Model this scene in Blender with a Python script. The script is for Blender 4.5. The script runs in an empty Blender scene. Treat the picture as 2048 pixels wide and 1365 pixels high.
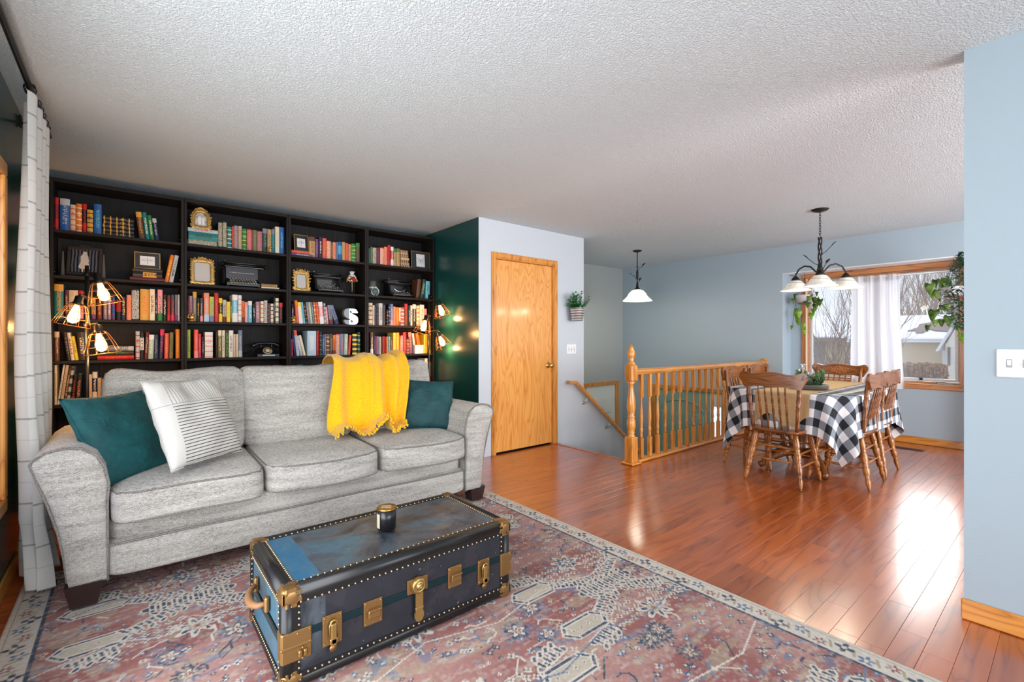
import bpy, math, random, bmesh
import numpy as np
from mathutils import Vector, Matrix
random.seed(7)
scn = bpy.context.scene
COL = scn.collection
PI = math.pi
# ---------------- camera ----------------
CH = 1.1966
TH = math.radians(50.587)
cd = bpy.data.cameras.new('camera'); cam = bpy.data.objects.new('camera', cd); COL.objects.link(cam)
cam.location = (0, 0, CH); cam.rotation_euler = (PI/2, 0, TH - PI/2)
cd.sensor_width = 36; cd.lens = 932.0/2048*36; cd.shift_y = -2.2/2048; cd.clip_start = .02; cd.clip_end = 300
scn.camera = cam
# ---------------- light ----------------
scn.view_settings.view_transform = 'Standard'; scn.view_settings.look = 'None'
scn.view_settings.exposure = 0.0; scn.view_settings.gamma = 1.0; scn.view_settings.use_curve_mapping = False
scn.cycles.max_bounces = 7; scn.cycles.diffuse_bounces = 4; scn.cycles.glossy_bounces = 4
scn.cycles.transparent_max_bounces = 12; scn.cycles.transmission_bounces = 6; scn.cycles.sample_clamp_indirect = 6
scn.cycles.caustics_reflective = False; scn.cycles.caustics_refractive = False
SKY = 1.3
w = bpy.data.worlds.new('sky'); scn.world = w; w.use_nodes = True
wn = w.node_tree; wn.nodes.clear()
def wnode(t): return wn.nodes.new(t)
wo = wnode('ShaderNodeOutputWorld'); wb = wnode('ShaderNodeBackground'); wc = wnode('ShaderNodeTexCoord')
wsep = wnode('ShaderNodeSeparateXYZ'); wr = wnode('ShaderNodeValToRGB'); wm = wnode('ShaderNodeMapRange')
wn.links.new(wc.outputs['Generated'], wsep.inputs[0]); wn.links.new(wsep.outputs[2], wm.inputs[0])
wm.inputs[1].default_value = -0.3; wm.inputs[2].default_value = 0.7
wn.links.new(wm.outputs[0], wr.inputs[0])
e = wr.color_ramp.elements; e[0].position = 0.0; e[0].color = (.82, .83, .86, 1); e[1].position = 1.0; e[1].color = (.60, .70, .92, 1)
x = e.new(.30); x.color = (.72, .76, .82, 1); x = e.new(.45); x.color = (.70, .79, .92, 1)
wn.links.new(wr.outputs[0], wb.inputs[0]); wb.inputs[1].default_value = SKY
wn.links.new(wb.outputs[0], wo.inputs[0])
def sun(name, d, energy, angle, col):
    l = bpy.data.lights.new(name, 'SUN'); l.energy = energy; l.angle = math.radians(angle); l.color = col
    o = bpy.data.objects.new(name, l); COL.objects.link(o); o.location = (9, 2, 6)
    o.rotation_euler = (-Vector(d)).to_track_quat('-Z', 'Y').to_euler()
    return o
sun('sun', (1.27, .27, .60), 2.4, 30, (1, .98, .95))
def area(name, loc, d, sx, sy, power, col):
    l = bpy.data.lights.new(name, 'AREA'); l.shape = 'RECTANGLE'; l.size = sx; l.size_y = sy; l.energy = power; l.color = col
    o = bpy.data.objects.new(name, l); COL.objects.link(o); o.location = loc
    o.rotation_euler = Vector(d).to_track_quat('-Z', 'Z').to_euler()
    return o
area('window_daylight', (-.57, 1.2, 1.2), (1, 0, .26), 3.4, 1.45, 120, (.93, .97, 1))       # living room window, left
area('rear_fill', (1.2, -2.95, 1.2), (.05, 1, .30), 3.2, 2.0, 135, (.94, .97, 1))     # added fill light across the open rear end, no window built there
area('kitchen_side_fill', (4.6, -2.95, 1.3), (.35, 1, .1), 3.2, 1.9, 270, (.95, .97, 1))     # added fill light from the open kitchen side, brightens the dining walls
def point(name, loc, power, col, r=.03):
    l = bpy.data.lights.new(name, 'POINT'); l.energy = power; l.color = col; l.shadow_soft_size = r
    o = bpy.data.objects.new(name, l); COL.objects.link(o); o.location = loc; return o
# ---------------- back projection of measured points onto known planes ----------------
F0, V0, CS, SN = 932.0, 680.3, math.cos(TH), math.sin(TH)
def dep(X, Y): return X*CS + Y*SN
def xat(Y, u):
    k = (u-1024)/F0; return Y*(CS+k*SN)/(SN-k*CS)
def yat(X, u):
    k = (u-1024)/F0; return X*(SN-k*CS)/(CS+k*SN)
def OY(u, v, Y):
    X = xat(Y, u); return X, CH-(v-V0)/F0*dep(X, Y)
def OX(u, v, X):
    Y = yat(X, u); return Y, CH-(v-V0)/F0*dep(X, Y)
# ---------------- mesh builder ----------------
class G:
    def __init__(s): s.v = []; s.f = []; s.sm = []; s.mi = []
    def add(s, vs, fs, smooth=False, m=0, T=None):
        b = len(s.v)
        s.v += [tuple(T @ Vector(p)) for p in vs] if T is not None else [tuple(p) for p in vs]
        for f in fs: s.f.append([i+b for i in f]); s.sm.append(smooth); s.mi.append(m)
        return s
    def box(s, x0, x1, y0, y1, z0, z1, b=0, m=0, T=None):
        if b <= 0:
            vs = [(x, y, z) for z in (z0, z1) for y in (y0, y1) for x in (x0, x1)]
            fs = [(0, 2, 3, 1), (4, 5, 7, 6), (0, 1, 5, 4), (2, 6, 7, 3), (0, 4, 6, 2), (1, 3, 7, 5)]
            return s.add(vs, fs, False, m, T)
        L = [(x0, x1), (y0, y1), (z0, z1)]; b = min(b, *[(q[1]-q[0])*.49 for q in L]); idx = {}; vs = []
        for c in range(8):
            sg = [(c >> k) & 1 for k in range(3)]
            for a in range(3):
                p = [L[k][sg[k]] + (0 if k == a else (b if not sg[k] else -b)) for k in range(3)]
                idx[(tuple(sg), a)] = len(vs); vs.append(p)
        fs = []
        for a in range(3):
            o = [k for k in range(3) if k != a]
            for sa in (0, 1):
                q = []
                for (i, j) in ((0, 0), (1, 0), (1, 1), (0, 1)):
                    sg = [0, 0, 0]; sg[a] = sa; sg[o[0]] = i; sg[o[1]] = j; q.append(idx[(tuple(sg), a)])
                fs.append(q)
            for i in (0, 1):
                for j in (0, 1):
                    q = []
                    for (sa, ax) in ((0, o[0]), (1, o[0]), (1, o[1]), (0, o[1])):
                        sg = [0, 0, 0]; sg[a] = sa; sg[o[0]] = i; sg[o[1]] = j; q.append(idx[(tuple(sg), ax)])
                    fs.append(q)
        for c in range(8):
            sg = tuple((c >> k) & 1 for k in range(3)); fs.append([idx[(sg, a)] for a in range(3)])
        return s.add(vs, fs, False, m, T)
    def lathe(s, prof, c=(0, 0, 0), n=16, m=0, T=None, smooth=True, caps=True, a0=0, ell=1.0):
        vs = []; fs = []
        for (r, z) in prof:
            for k in range(n):
                a = a0 + 2*PI*k/n; vs.append((c[0]+r*math.cos(a), c[1]+r*ell*math.sin(a), c[2]+z))
        for i in range(len(prof)-1):
            for k in range(n):
                k2 = (k+1) % n; fs.append((i*n+k, i*n+k2, (i+1)*n+k2, (i+1)*n+k))
        s.add(vs, fs, smooth, m, T)
        if caps:
            b = len(s.v)-len(vs)
            if prof[0][0] > 1e-5: s.f.append([b+k for k in range(n)][::-1]); s.sm.append(False); s.mi.append(m)
            if prof[-1][0] > 1e-5: s.f.append([b+(len(prof)-1)*n+k for k in range(n)]); s.sm.append(False); s.mi.append(m)
        return s
    def rod(s, p, q, r0, r1=None, n=8, m=0):
        r1 = r0 if r1 is None else r1; p = Vector(p); q = Vector(q); d = q-p
        T = Matrix.Translation(p) @ d.to_track_quat('Z', 'Y').to_matrix().to_4x4()
        return s.lathe([(r0, 0), (r1, d.length)], n=n, m=m, T=T)
    def turned(s, p, q, prof, n=10, m=0):      # prof: (fraction along p->q, radius)
        p = Vector(p); q = Vector(q); d = q-p; L = d.length
        T = Matrix.Translation(p) @ d.to_track_quat('Z', 'Y').to_matrix().to_4x4()
        return s.lathe([(r, t*L) for t, r in prof], n=n, m=m, T=T)
    def tube(s, pts, r, n=8, m=0, closed=False):
        pts = [Vector(p) for p in pts]; N = len(pts); vs = []; fs = []; up = None
        for i, p in enumerate(pts):
            if closed: t = pts[(i+1) % N]-pts[i-1]
            else: t = pts[min(i+1, N-1)]-pts[max(i-1, 0)]
            if t.length < 1e-9: t = Vector((0, 0, 1))
            t.normalize()
            if up is None: up = Vector((0, 0, 1)) if abs(t.z) < .9 else Vector((1, 0, 0))
            a = t.cross(up)
            if a.length < 1e-6: a = t.orthogonal()
            a.normalize(); bb = a.cross(t).normalized(); up = bb
            rr = r[i] if isinstance(r, (list, tuple)) else r
            for k in range(n):
                an = 2*PI*k/n; vs.append(p + a*rr*math.cos(an) + bb*rr*math.sin(an))
        for i in range(N if closed else N-1):
            j = (i+1) % N
            for k in range(n): k2 = (k+1) % n; fs.append((i*n+k, i*n+k2, j*n+k2, j*n+k))
        if not closed: fs += [list(range(n))[::-1], [(N-1)*n+k for k in range(n)]]
        return s.add(vs, fs, True, m)
    def prism(s, poly, d0, d1, ax='y', m=0, T=None, smooth=False):   # poly in the two other axes
        n = len(poly)
        def P(a, b, d): return {'y': (a, d, b), 'x': (d, a, b), 'z': (a, b, d)}[ax]
        vs = [P(a, b, d0) for a, b in poly]+[P(a, b, d1) for a, b in poly]
        s.add(vs, [[i, (i+1) % n, n+(i+1) % n, n+i] for i in range(n)], smooth, m, T)
        b = len(s.v)-2*n
        for q in ([b+i for i in range(n)][::-1], [b+n+i for i in range(n)]): s.f.append(q); s.sm.append(False); s.mi.append(m)
        return s
    def grid(s, fn, nu, nv, m=0, smooth=True, T=None, cu=False):
        vs = [fn(i/(nu if cu else nu-1), j/(nv-1)) for j in range(nv) for i in range(nu)]; fs = []
        for j in range(nv-1):
            for i in range(nu if cu else nu-1):
                i2 = (i+1) % nu; fs.append((j*nu+i, j*nu+i2, (j+1)*nu+i2, (j+1)*nu+i))
        return s.add(vs, fs, smooth, m, T)
    def ball(s, c, r, n=8, m=0, sz=None, T=None):
        sz = sz or (1, 1, 1); k = max(3, n//2)
        return s.add([], []) if False else s.grid(lambda u, v: (c[0]+r*sz[0]*math.sin(PI*v)*math.cos(2*PI*u), c[1]+r*sz[1]*math.sin(PI*v)*math.sin(2*PI*u), c[2]-r*sz[2]*math.cos(PI*v)), n, k+1, m, True, T, True)
    def sbox(s, c, hs, ex=6.0, n=10, m=0, T=None, fn=None):   # rounded cushion-like block
        for a in range(3):
            for sg in (-1, 1):
                def f(u, v, a=a, sg=sg):
                    p = [0, 0, 0]; p[a] = sg; p[(a+1) % 3] = (2*u-1)*sg; p[(a+2) % 3] = 2*v-1
                    p[(a+1) % 3] = math.sin(p[(a+1) % 3]*PI/2*.999)*1.0; p[(a+2) % 3] = math.sin(p[(a+2) % 3]*PI/2*.999)
                    q = (abs(p[0])**ex+abs(p[1])**ex+abs(p[2])**ex)**(1/ex); p = [t/q for t in p]
                    o = Vector((c[0]+p[0]*hs[0], c[1]+p[1]*hs[1], c[2]+p[2]*hs[2]))
                    return fn(o, p) if fn else o
                s.grid(f, n, n, m, True, T)
        return s
    def mesh(s, name, mats):
        me = bpy.data.meshes.new(name); me.from_pydata([tuple(p) for p in s.v], [], s.f)
        me.polygons.foreach_set('use_smooth', s.sm); me.polygons.foreach_set('material_index', s.mi)
        for m_ in (mats if isinstance(mats, (list, tuple)) else [mats]): me.materials.append(m_)
        return me
def weld(me, d=1e-4):
    b = bmesh.new(); b.from_mesh(me); bmesh.ops.remove_doubles(b, verts=b.verts, dist=d); bmesh.ops.recalc_face_normals(b, faces=b.faces); b.to_mesh(me); b.free(); return me
def put(name, g, mat, parent=None, loc=None, rot=None, label=None, cat=None, group=None, kind=None, wl=False):
    me = g.mesh(name, mat) if isinstance(g, G) else g
    if wl: weld(me)
    o = bpy.data.objects.new(name, me); COL.objects.link(o)
    if parent is not None: o.parent = parent
    if loc is not None: o.location = loc
    if rot is not None: o.rotation_euler = rot
    return tag(o, label, cat, group, kind)
def tag(o, label=None, cat=None, group=None, kind=None):
    if label: o['label'] = label
    if cat: o['category'] = cat
    if group: o['group'] = group
    if kind: o['kind'] = kind
    return o
def empty(name, loc, rot=0, label=None, cat=None, group=None, kind=None):
    o = bpy.data.objects.new(name, None); COL.objects.link(o); o.location = loc; o.rotation_euler = (0, 0, rot) if not isinstance(rot, tuple) else rot
    o.empty_display_size = .05
    return tag(o, label, cat, group, kind)
def copy_tree(o, parent=None):
    c = o.copy(); COL.objects.link(c); c.parent = parent
    for ch in [x for x in bpy.data.objects if x.parent == o]: copy_tree(ch, c)
    return c
def smoothstep(a, b, x):
    t = max(0, min(1, (x-a)/(b-a))); return t*t*(3-2*t)
# ---------------- materials ----------------
def srgb(r, g, b):
    def f(c):
        c /= 255; return c/12.92 if c <= .04045 else ((c+.055)/1.055)**2.4
    return (f(r), f(g), f(b), 1)
class NT:
    def __init__(s, name):
        s.mat = bpy.data.materials.new(name); s.mat.use_nodes = True; s.t = s.mat.node_tree; s.t.nodes.clear()
        s.out = s.n('ShaderNodeOutputMaterial'); s.b = s.n('ShaderNodeBsdfPrincipled'); s.l(s.b.outputs[0], s.out.inputs[0])
    def n(s, t): return s.t.nodes.new(t)
    def l(s, a, b): s.t.links.new(a, b)
    def set(s, **k):
        for a, v in k.items():
            i = s.b.inputs[a.replace('_', ' ')]
            if hasattr(v, 'links') and hasattr(v, 'is_output'): s.l(v, i)
            else: i.default_value = v
        return s
    def inp(s, sock, v):
        if hasattr(v, 'is_output'): s.l(v, sock)
        else: sock.default_value = v
    def math(s, op, a, b=0.0, c=None):
        m = s.n('ShaderNodeMath'); m.operation = op; s.inp(m.inputs[0], a); s.inp(m.inputs[1], b)
        if c is not None: s.inp(m.inputs[2], c)
        return m.outputs[0]
    def coord(s, k='Object'): return s.n('ShaderNodeTexCoord').outputs[k]
    def mapp(s, vec, scale=(1, 1, 1), loc=(0, 0, 0), rot=(0, 0, 0)):
        m = s.n('ShaderNodeMapping'); s.l(vec, m.inputs[0]); m.inputs['Scale'].default_value = scale; s.inp(m.inputs['Location'], loc); m.inputs['Rotation'].default_value = rot
        return m.outputs[0]
    def noise(s, vec, scale, detail=3, rough=.5, dist=0, out='Fac'):
        m = s.n('ShaderNodeTexNoise'); s.l(vec, m.inputs['Vector']); m.inputs['Scale'].default_value = scale; m.inputs['Detail'].default_value = detail
        m.inputs['Roughness'].default_value = rough; m.inputs['Distortion'].default_value = dist; return m.outputs[out]
    def vor(s, vec, scale, feat='F1', out='Distance'):
        m = s.n('ShaderNodeTexVoronoi'); s.l(vec, m.inputs['Vector']); m.inputs['Scale'].default_value = scale; m.feature = feat; return m.outputs[out]
    def wave(s, vec, scale, dist=0, detail=2, dscale=1, axis='X', typ='BANDS'):
        m = s.n('ShaderNodeTexWave'); m.wave_type = typ; s.l(vec, m.inputs['Vector']); m.inputs['Scale'].default_value = scale; m.inputs['Distortion'].default_value = dist
        m.inputs['Detail'].default_value = detail; m.inputs['Detail Scale'].default_value = dscale
        if typ == 'BANDS': m.bands_direction = axis
        else: m.rings_direction = axis
        return m.outputs['Fac']
    def ramp(s, fac, stops, interp='LINEAR'):
        m = s.n('ShaderNodeValToRGB'); s.inp(m.inputs[0], fac); m.color_ramp.interpolation = interp; e = m.color_ramp.elements
        for i, (p, c) in enumerate(stops):
            q = e[i] if i < 2 else e.new(p)
            q.position = p; q.color = c if len(c) == 4 else (*c, 1)
        return m.outputs[0]
    def mix(s, f, a, b, bt='MIX'):
        m = s.n('ShaderNodeMix'); m.data_type = 'RGBA'; m.blend_type = bt; s.inp(m.inputs[0], f); s.inp(m.inputs[6], a); s.inp(m.inputs[7], b); return m.outputs[2]
    def bump(s, h, strength=.3, dist=.002, nrm=None):
        m = s.n('ShaderNodeBump'); s.l(h, m.inputs['Height']); m.inputs['Strength'].default_value = strength; m.inputs['Distance'].default_value = dist
        if nrm is not None: s.l(nrm, m.inputs['Normal'])
        s.l(m.outputs[0], s.b.inputs['Normal']); return m.outputs[0]
    def sep(s, vec):
        m = s.n('ShaderNodeSeparateXYZ'); s.l(vec, m.inputs[0]); return m.outputs
    def attr(s, name, typ='OBJECT', out='Color'):
        m = s.n('ShaderNodeAttribute'); m.attribute_type = typ; m.attribute_name = name; return m.outputs[out]
def plain(name, col, rough=.5, metal=0, **k):
    t = NT(name).set(Base_Color=col, Roughness=rough, Metallic=metal, **k); 
    c = t.noise(t.coord(), 6, 2); t.set(Base_Color=t.mix(t.math('MULTIPLY', c, .18), col, tuple(x*.72 for x in col[:3])+(1,)))
    return t.mat
def paint(name, col, rough=.45, scale=90, st=.12, dist=.002):
    t = NT(name).set(Roughness=rough); c = t.coord()
    n = t.noise(c, .8, 2); t.set(Base_Color=t.mix(t.math('MULTIPLY', n, .10), col, tuple(x*.85 for x in col[:3])+(1,)))
    t.bump(t.noise(c, scale, 3, .6), st, dist); return t.mat
def wood(name, c1, c2, c3=None, sc=1.0, axis='X', rough=.35, coat=0.0, rnd=True, ringscale=9.0, bump=.05):
    t = NT(name).set(Roughness=rough); co = t.coord()
    if rnd:
        oi = t.n('ShaderNodeObjectInfo'); cx = t.n('ShaderNodeCombineXYZ')
        for k in range(3): t.l(t.math('MULTIPLY', oi.outputs['Random'], (17.0, 9.0, 5.0)[k]), cx.inputs[k])
        va = t.n('ShaderNodeVectorMath'); t.l(co, va.inputs[0]); t.l(cx.outputs[0], va.inputs[1]); co = va.outputs[0]
    s1 = {'X': (.9, 7, 7), 'Y': (7, .9, 7), 'Z': (7, 7, .9)}[axis]
    s2 = {'X': (3, 160, 160), 'Y': (160, 3, 160), 'Z': (160, 160, 3)}[axis]
    m = t.mapp(co, tuple(a*sc for a in s1)); base = t.noise(m, 1.0, 2, .5, .6)
    rings = t.math('ABSOLUTE', t.math('SINE', t.math('MULTIPLY', base, ringscale*PI)))
    fine = t.noise(t.mapp(co, tuple(a*sc for a in s2)), 1.0, 2)
    f = t.math('ADD', t.math('MULTIPLY', t.math('POWER', rings, .6), .75), t.math('MULTIPLY', fine, .35))
    col = t.ramp(f, [(0.05, c3 or c2), (.95, c1), (.45, c2)])
    if rnd:
        hv = t.n('ShaderNodeHueSaturation'); t.l(col, hv.inputs['Color']); t.l(t.math('MULTIPLY_ADD', oi.outputs['Random'], .34, .83), hv.inputs['Value']); col = hv.outputs[0]
    t.set(Base_Color=col)
    if coat: t.set(Coat_Weight=coat, Coat_Roughness=.12)
    t.bump(fine, bump, .001); return t.mat
M = {}
M['ceiling'] = None
t = NT('popcorn_ceiling').set(Roughness=.95, Base_Color=srgb(226, 236, 240)); c = t.coord()
h1 = t.ramp(t.noise(c, 100, 3, .6), [(.40, (0, 0, 0, 1)), (.62, (1, 1, 1, 1))]); t.bump(h1, 1.0, .0055); M['ceiling'] = t.mat
M['wall'] = paint('blue_grey_wall_paint', srgb(167, 184, 195), .6, 120, .35, .0015)
M['wall_door'] = paint('pale_grey_wall_paint', srgb(196, 203, 209), .42, 120, .3, .0015)
M['wall_stair'] = paint('sage_grey_wall_paint', srgb(160, 166, 164), .5, 120, .2)
M['green'] = paint('dark_green_wall_paint', srgb(22, 74, 74), .22, 60, .35, .002)
M['white'] = plain('white_gloss', srgb(238, 238, 238), .35)
M['oak'] = wood('honey_oak', srgb(216, 148, 66), srgb(196, 124, 46), srgb(156, 88, 28), 1, 'Z', .32, .5)
M['oakx'] = wood('honey_oak_along_x', srgb(216, 148, 66), srgb(196, 124, 46), srgb(156, 88, 28), 1, 'X', .32, .5)
M['oaky'] = wood('honey_oak_along_y', srgb(216, 148, 66), srgb(196, 124, 46), srgb(156, 88, 28), 1, 'Y', .32, .5)
M['winx'] = wood('window_oak_y', srgb(190, 128, 76), srgb(168, 106, 58), srgb(128, 74, 38), 1, 'Y', .35, .2)
M['winz'] = wood('window_oak_z', srgb(190, 128, 76), srgb(168, 106, 58), srgb(128, 74, 38), 1, 'Z', .35, .2)
M['doorwood'] = wood('oak_door_veneer', srgb(228, 162, 84), srgb(214, 142, 64), srgb(186, 112, 46), .9, 'Z', .3, .5, ringscale=14)
M['chair'] = wood('dark_oak_chair', srgb(132, 78, 32), srgb(100, 54, 20), srgb(54, 27, 10), 2.0, 'Z', .34, .2)
M['chairx'] = wood('dark_oak_crest', srgb(138, 82, 34), srgb(102, 55, 20), srgb(50, 25, 9), 1.6, 'X', .34, .2, ringscale=12)
M['floor'] = wood('cherry_stained_oak', srgb(176, 86, 28), srgb(158, 70, 20), srgb(104, 40, 12), .8, 'X', .2, 1.0, ringscale=6)
fb = M['floor'].node_tree.nodes['Principled BSDF'] if 'Principled BSDF' in M['floor'].node_tree.nodes else [n for n in M['floor'].node_tree.nodes if n.type == 'BSDF_PRINCIPLED'][0]
fb.inputs['Coat Roughness'].default_value = .2; fb.inputs['Coat IOR'].default_value = 1.7; fb.inputs['Roughness'].default_value = .3
M['black_shelf'] = wood('black_brown_veneer', srgb(32, 28, 27), srgb(26, 23, 22), srgb(18, 17, 16), 1, 'Z', .6, 0, bump=.02)
[n for n in M['black_shelf'].node_tree.nodes if n.type == 'BSDF_PRINCIPLED'][0].inputs['Specular IOR Level'].default_value = .25
M['brass'] = plain('aged_brass', srgb(190, 145, 80), .32, 1.0)
M['gold'] = plain('antique_gold', srgb(205, 165, 95), .38, .8)
M['iron'] = plain('dark_bronze_iron', srgb(48, 40, 38), .45, .6)
M['black'] = plain('black_satin', srgb(20, 20, 22), .3)
M['chrome'] = plain('chrome', srgb(210, 210, 210), .18, 1.0)
M['paper'] = plain('book_paper', srgb(225, 214, 190), .8)
M['dirt'] = plain('dark_soil', srgb(50, 36, 26), .9)
t = NT('window_glass').set(Base_Color=(1, 1, 1, 1), Roughness=.0, Alpha=.10, Specular_IOR_Level=.5); M['glass'] = t.mat
t = NT('clear_glass').set(Base_Color=(.95, .98, 1, 1), Roughness=.04, Transmission_Weight=.82, IOR=1.45); M['vase'] = t.mat
def emis(name, col, st, base=None):
    t = NT(name).set(Base_Color=base or col, Emission_Color=col, Emission_Strength=st, Roughness=.4); return t.mat
M['bulb'] = emis('warm_bulb', (1, .60, .22, 1), 7)
M['bulbw'] = emis('white_bulb', (1, .9, .75, 1), 6)
t = NT('alabaster_glass'); c = t.coord(); n = t.noise(c, 14, 3, .5, 1.5)
t.set(Base_Color=t.ramp(n, [(.3, srgb(236, 232, 222)), (.7, srgb(210, 204, 190))]), Roughness=.25, Emission_Color=srgb(255, 246, 228), Emission_Strength=.22); M['alab'] = t.mat
# ================= STRUCTURE =================
H = 2.44; LX = -.46; SB = 4.99; GX = 2.728; DY = 3.85; EY = 5.109; WX = 6.7234; RB = 7.0; NX = 2.7725
ST = 'structure'
put('ceiling', G().box(-.6, 7.3, -3.1, 5.3, H, H+.1), M['ceiling'], kind=ST)
g = G()
g.box(LX-.11, LX, -3, -.5, -.2, H).box(LX-.11, LX, -.5, 3.14, -.2, .46).box(LX-.11, LX, -.5, 3.14, 1.96, H).box(LX-.11, LX, 3.14, 5.1, -.2, H)
put('wall_left', g, M['green'], kind=ST)
put('wall_back', G().box(LX-.1, GX+.1, SB, SB+.1, -.2, H), M['green'], kind=ST)
put('wall_green_return', G().box(GX, GX+.07, DY+.002, SB, -.2, H), M['green'], kind=ST)
g = G().box(GX+.0006, 2.915, DY, DY+.11, -.2, H).box(2.915, 3.79, DY, DY+.11, 2.06, H)
g.prism([(3.79, -1.65), (3.79, H), (4.301, H), (4.301, .57), (6.72, -1.44), (6.72, -1.65)], DY, DY+.11)
put('wall_door', g, M['wall_door'], kind=ST)
g = G().prism([(4.301, .572), (6.70, -1.418), (6.70, -1.397), (4.301, .593)], DY-.012, DY+.122)
put('trim_1', g, M['white'], kind=ST)
put('wall_closet_side', G().box(4.19, 4.301, DY+.11, EY, -1.65, H), M['wall_stair'], kind=ST)
g = G().box(4.19, 5.70, EY, EY+.1, -1.65, H).box(5.70, 6.56, EY, EY+.1, .45, H).box(6.56, WX+.1, EY, EY+.1, -1.65, H)
put('wall_stair', g, M['wall_stair'], kind=ST)
g = G().box(WX, WX+.4, 4.46, EY, -1.65, H).box(WX, WX+.1, 3.33, 4.46, .41, H).box(WX, WX+.4, 2.507, 3.33, -1.65, H)
g.box(WX, WX+.1, .62, 2.507, 2.082, H).box(WX, WX+.4, -3, .62, -1.65, H)
put('wall_window', g, M['wall'], kind=ST)
g = G().box(RB, RB+.12, .62, 2.507, -.2, .66).box(RB, RB+.12, .62, 2.507, 2.05, 2.2).box(RB, RB+.12, 2.35, 2.507, .66, 2.05).box(RB, RB+.12, .62, .775, .66, 2.05)
put('wall_window_recess', g, M['wall'], kind=ST)
put('trim_2', G().box(WX+.001, RB+.05, .62, 2.507, 2.070, 2.0819), M['white'], kind=ST)     # white soffit of the recess
put('wall_right', G().box(NX, NX+.12, -3, .314, -.2, H), M['wall'], kind=ST)
put('baseboard_right', G().box(NX-.014, NX, -3, .322, 0.001, .088, .004), M['oaky'], kind=ST)
put('baseboard_window', G().box(RB-.013, RB, .62, 2.5, 0.001, .085, .004).box(WX-.013, WX, -3, .62, .001, .085, .004).box(WX-.013, WX, 2.5, 2.66, .001, .085, .004), M['oaky'], kind=ST)
put('baseboard_left', G().box(LX, LX+.013, -3, 4.6, .001, .085, .004), M['oaky'], kind=ST)
# floor: each plank that shows is a part
fl = put('floor', G().box(LX-.1, 3.82, -3, DY, -.2, -.019).box(3.82, 7.1, -3, 2.79, -.2, -.019).box(LX-.1, GX, DY, SB, -.2, -.019), M['floor'], kind=ST)
pk = {}
def plank_mesh(L):
    if L not in pk: pk[L] = G().box(0, L-.0006, 0, .0884, -.019, 0, .0008).mesh('plank', M['floor'])
    return pk[L]
rest = G(); rp = random.Random(5); nplank = 0
y = -3.0; row = 0
while y < DY-.001:
    x = LX - rp.random()*.8; xe = RB if y < 2.50 else (WX if y < 2.70 else 3.80)
    while x < xe-.01:
        L = rp.choice((.45, .6, .75, .9, 1.1, 1.3)); x1 = min(x+L, xe); x0 = max(x, LX)
        vis = (x1 > 2.12 and y > .18 and (x0 < NX or y > .22) and not (x0 > 5.6 and y < .5)) or (x0 < -.37 and y > 1.8)
        if x1 > x0+.01:
            if vis and nplank < 298:
                o = put('plank', plank_mesh(L), None, fl, (x0, y, 0)); nplank += 1
                if x1-x0 < L-.001: o.scale = ((x1-x0)/L, 1, 1)
            else: rest.box(x0, x1-.0006, y, y+.0884, -.019, -.0002, .0008)
        x = x1
    y += .089; row += 1
put('plank_field', rest, M['floor'], fl, kind='stuff')
put('trim_3', G().box(3.775, 3.835, 2.7, DY, -.03, .006, .006), M['floor'], kind=ST)    # stair nosing
put('wall_under_rail', G().box(3.82, WX, 2.70, 2.795, -1.65, -.021), M['wall_door'], kind=ST)
g = G()
for i in range(8): g.box(3.835+.25*i, 6.72, 2.80, DY-.002, -.2*(i+1)-.02, -.2*(i+1), 0) if i == 7 else g.box(3.835+.25*i, 3.835+.25*(i+1)+.02, 2.80, DY-.002, -1.65, -.2*(i+1), .004)
g.box(4.301, WX, DY+.115, EY, -1.66, -1.62)
put('stairs', g, plain('beige_stair_carpet', srgb(170, 160, 148), .95), kind=ST)
# ---- interior oak door ----
d1 = empty('door_1', (0, 0, 0), kind=ST)
g = G().box(2.887, 2.942, DY-.016, DY+.0, 0, 2.045, .004).box(3.768, 3.838, DY-.016, DY, 0, 2.045, .004).box(2.887, 3.838, DY-.016, DY, 2.045, 2.11, .004)
g.box(2.899, 2.930, DY-.022, DY-.015, 0, 2.06, .003).box(3.780, 3.826, DY-.022, DY-.015, 0, 2.06, .003).box(2.899, 3.826, DY-.022, DY-.015, 2.057, 2.098, .003)
g.box(2.915, 2.945, DY-.004, DY+.1, 0, 2.05).box(3.765, 3.79, DY-.004, DY+.1, 0, 2.05).box(2.915, 3.79, DY-.004, DY+.1, 2.042, 2.06)
put('casing', g, M['oak'], d1)
put('slab', G().box(2.947, 3.763, DY+.008, DY+.043, .018, 2.039, .002), M['doorwood'], d1)
put('closet_light_block', G().box(2.915, 3.79, DY+.06, DY+.10, -.19, 2.06), M['black'], d1)  # unseen black sheet added behind the slab to keep the door gap dark
T = Matrix.Translation((3.704, DY+.008, .907)) @ Matrix.Rotation(PI/2, 4, 'X')
put('knob', G().lathe([(.033, 0), (.033, .004), (.028, .008), (.012, .012), (.011, .035), (.02, .042), (.028, .052), (.029, .062), (.022, .072), (0, .075)], n=20, T=T), plain('polished_brass', srgb(225, 190, 110), .18, 1.0), d1)
for z in (.30, 1.08, 1.82):
    put('hinge', G().box(2.938, 2.951, DY-.006, DY+.012, z-.045, z+.045, .001).lathe([(.006, -.05), (.006, .05)], c=(2.944, DY-.006, z), n=8), M['brass'], d1)
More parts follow.
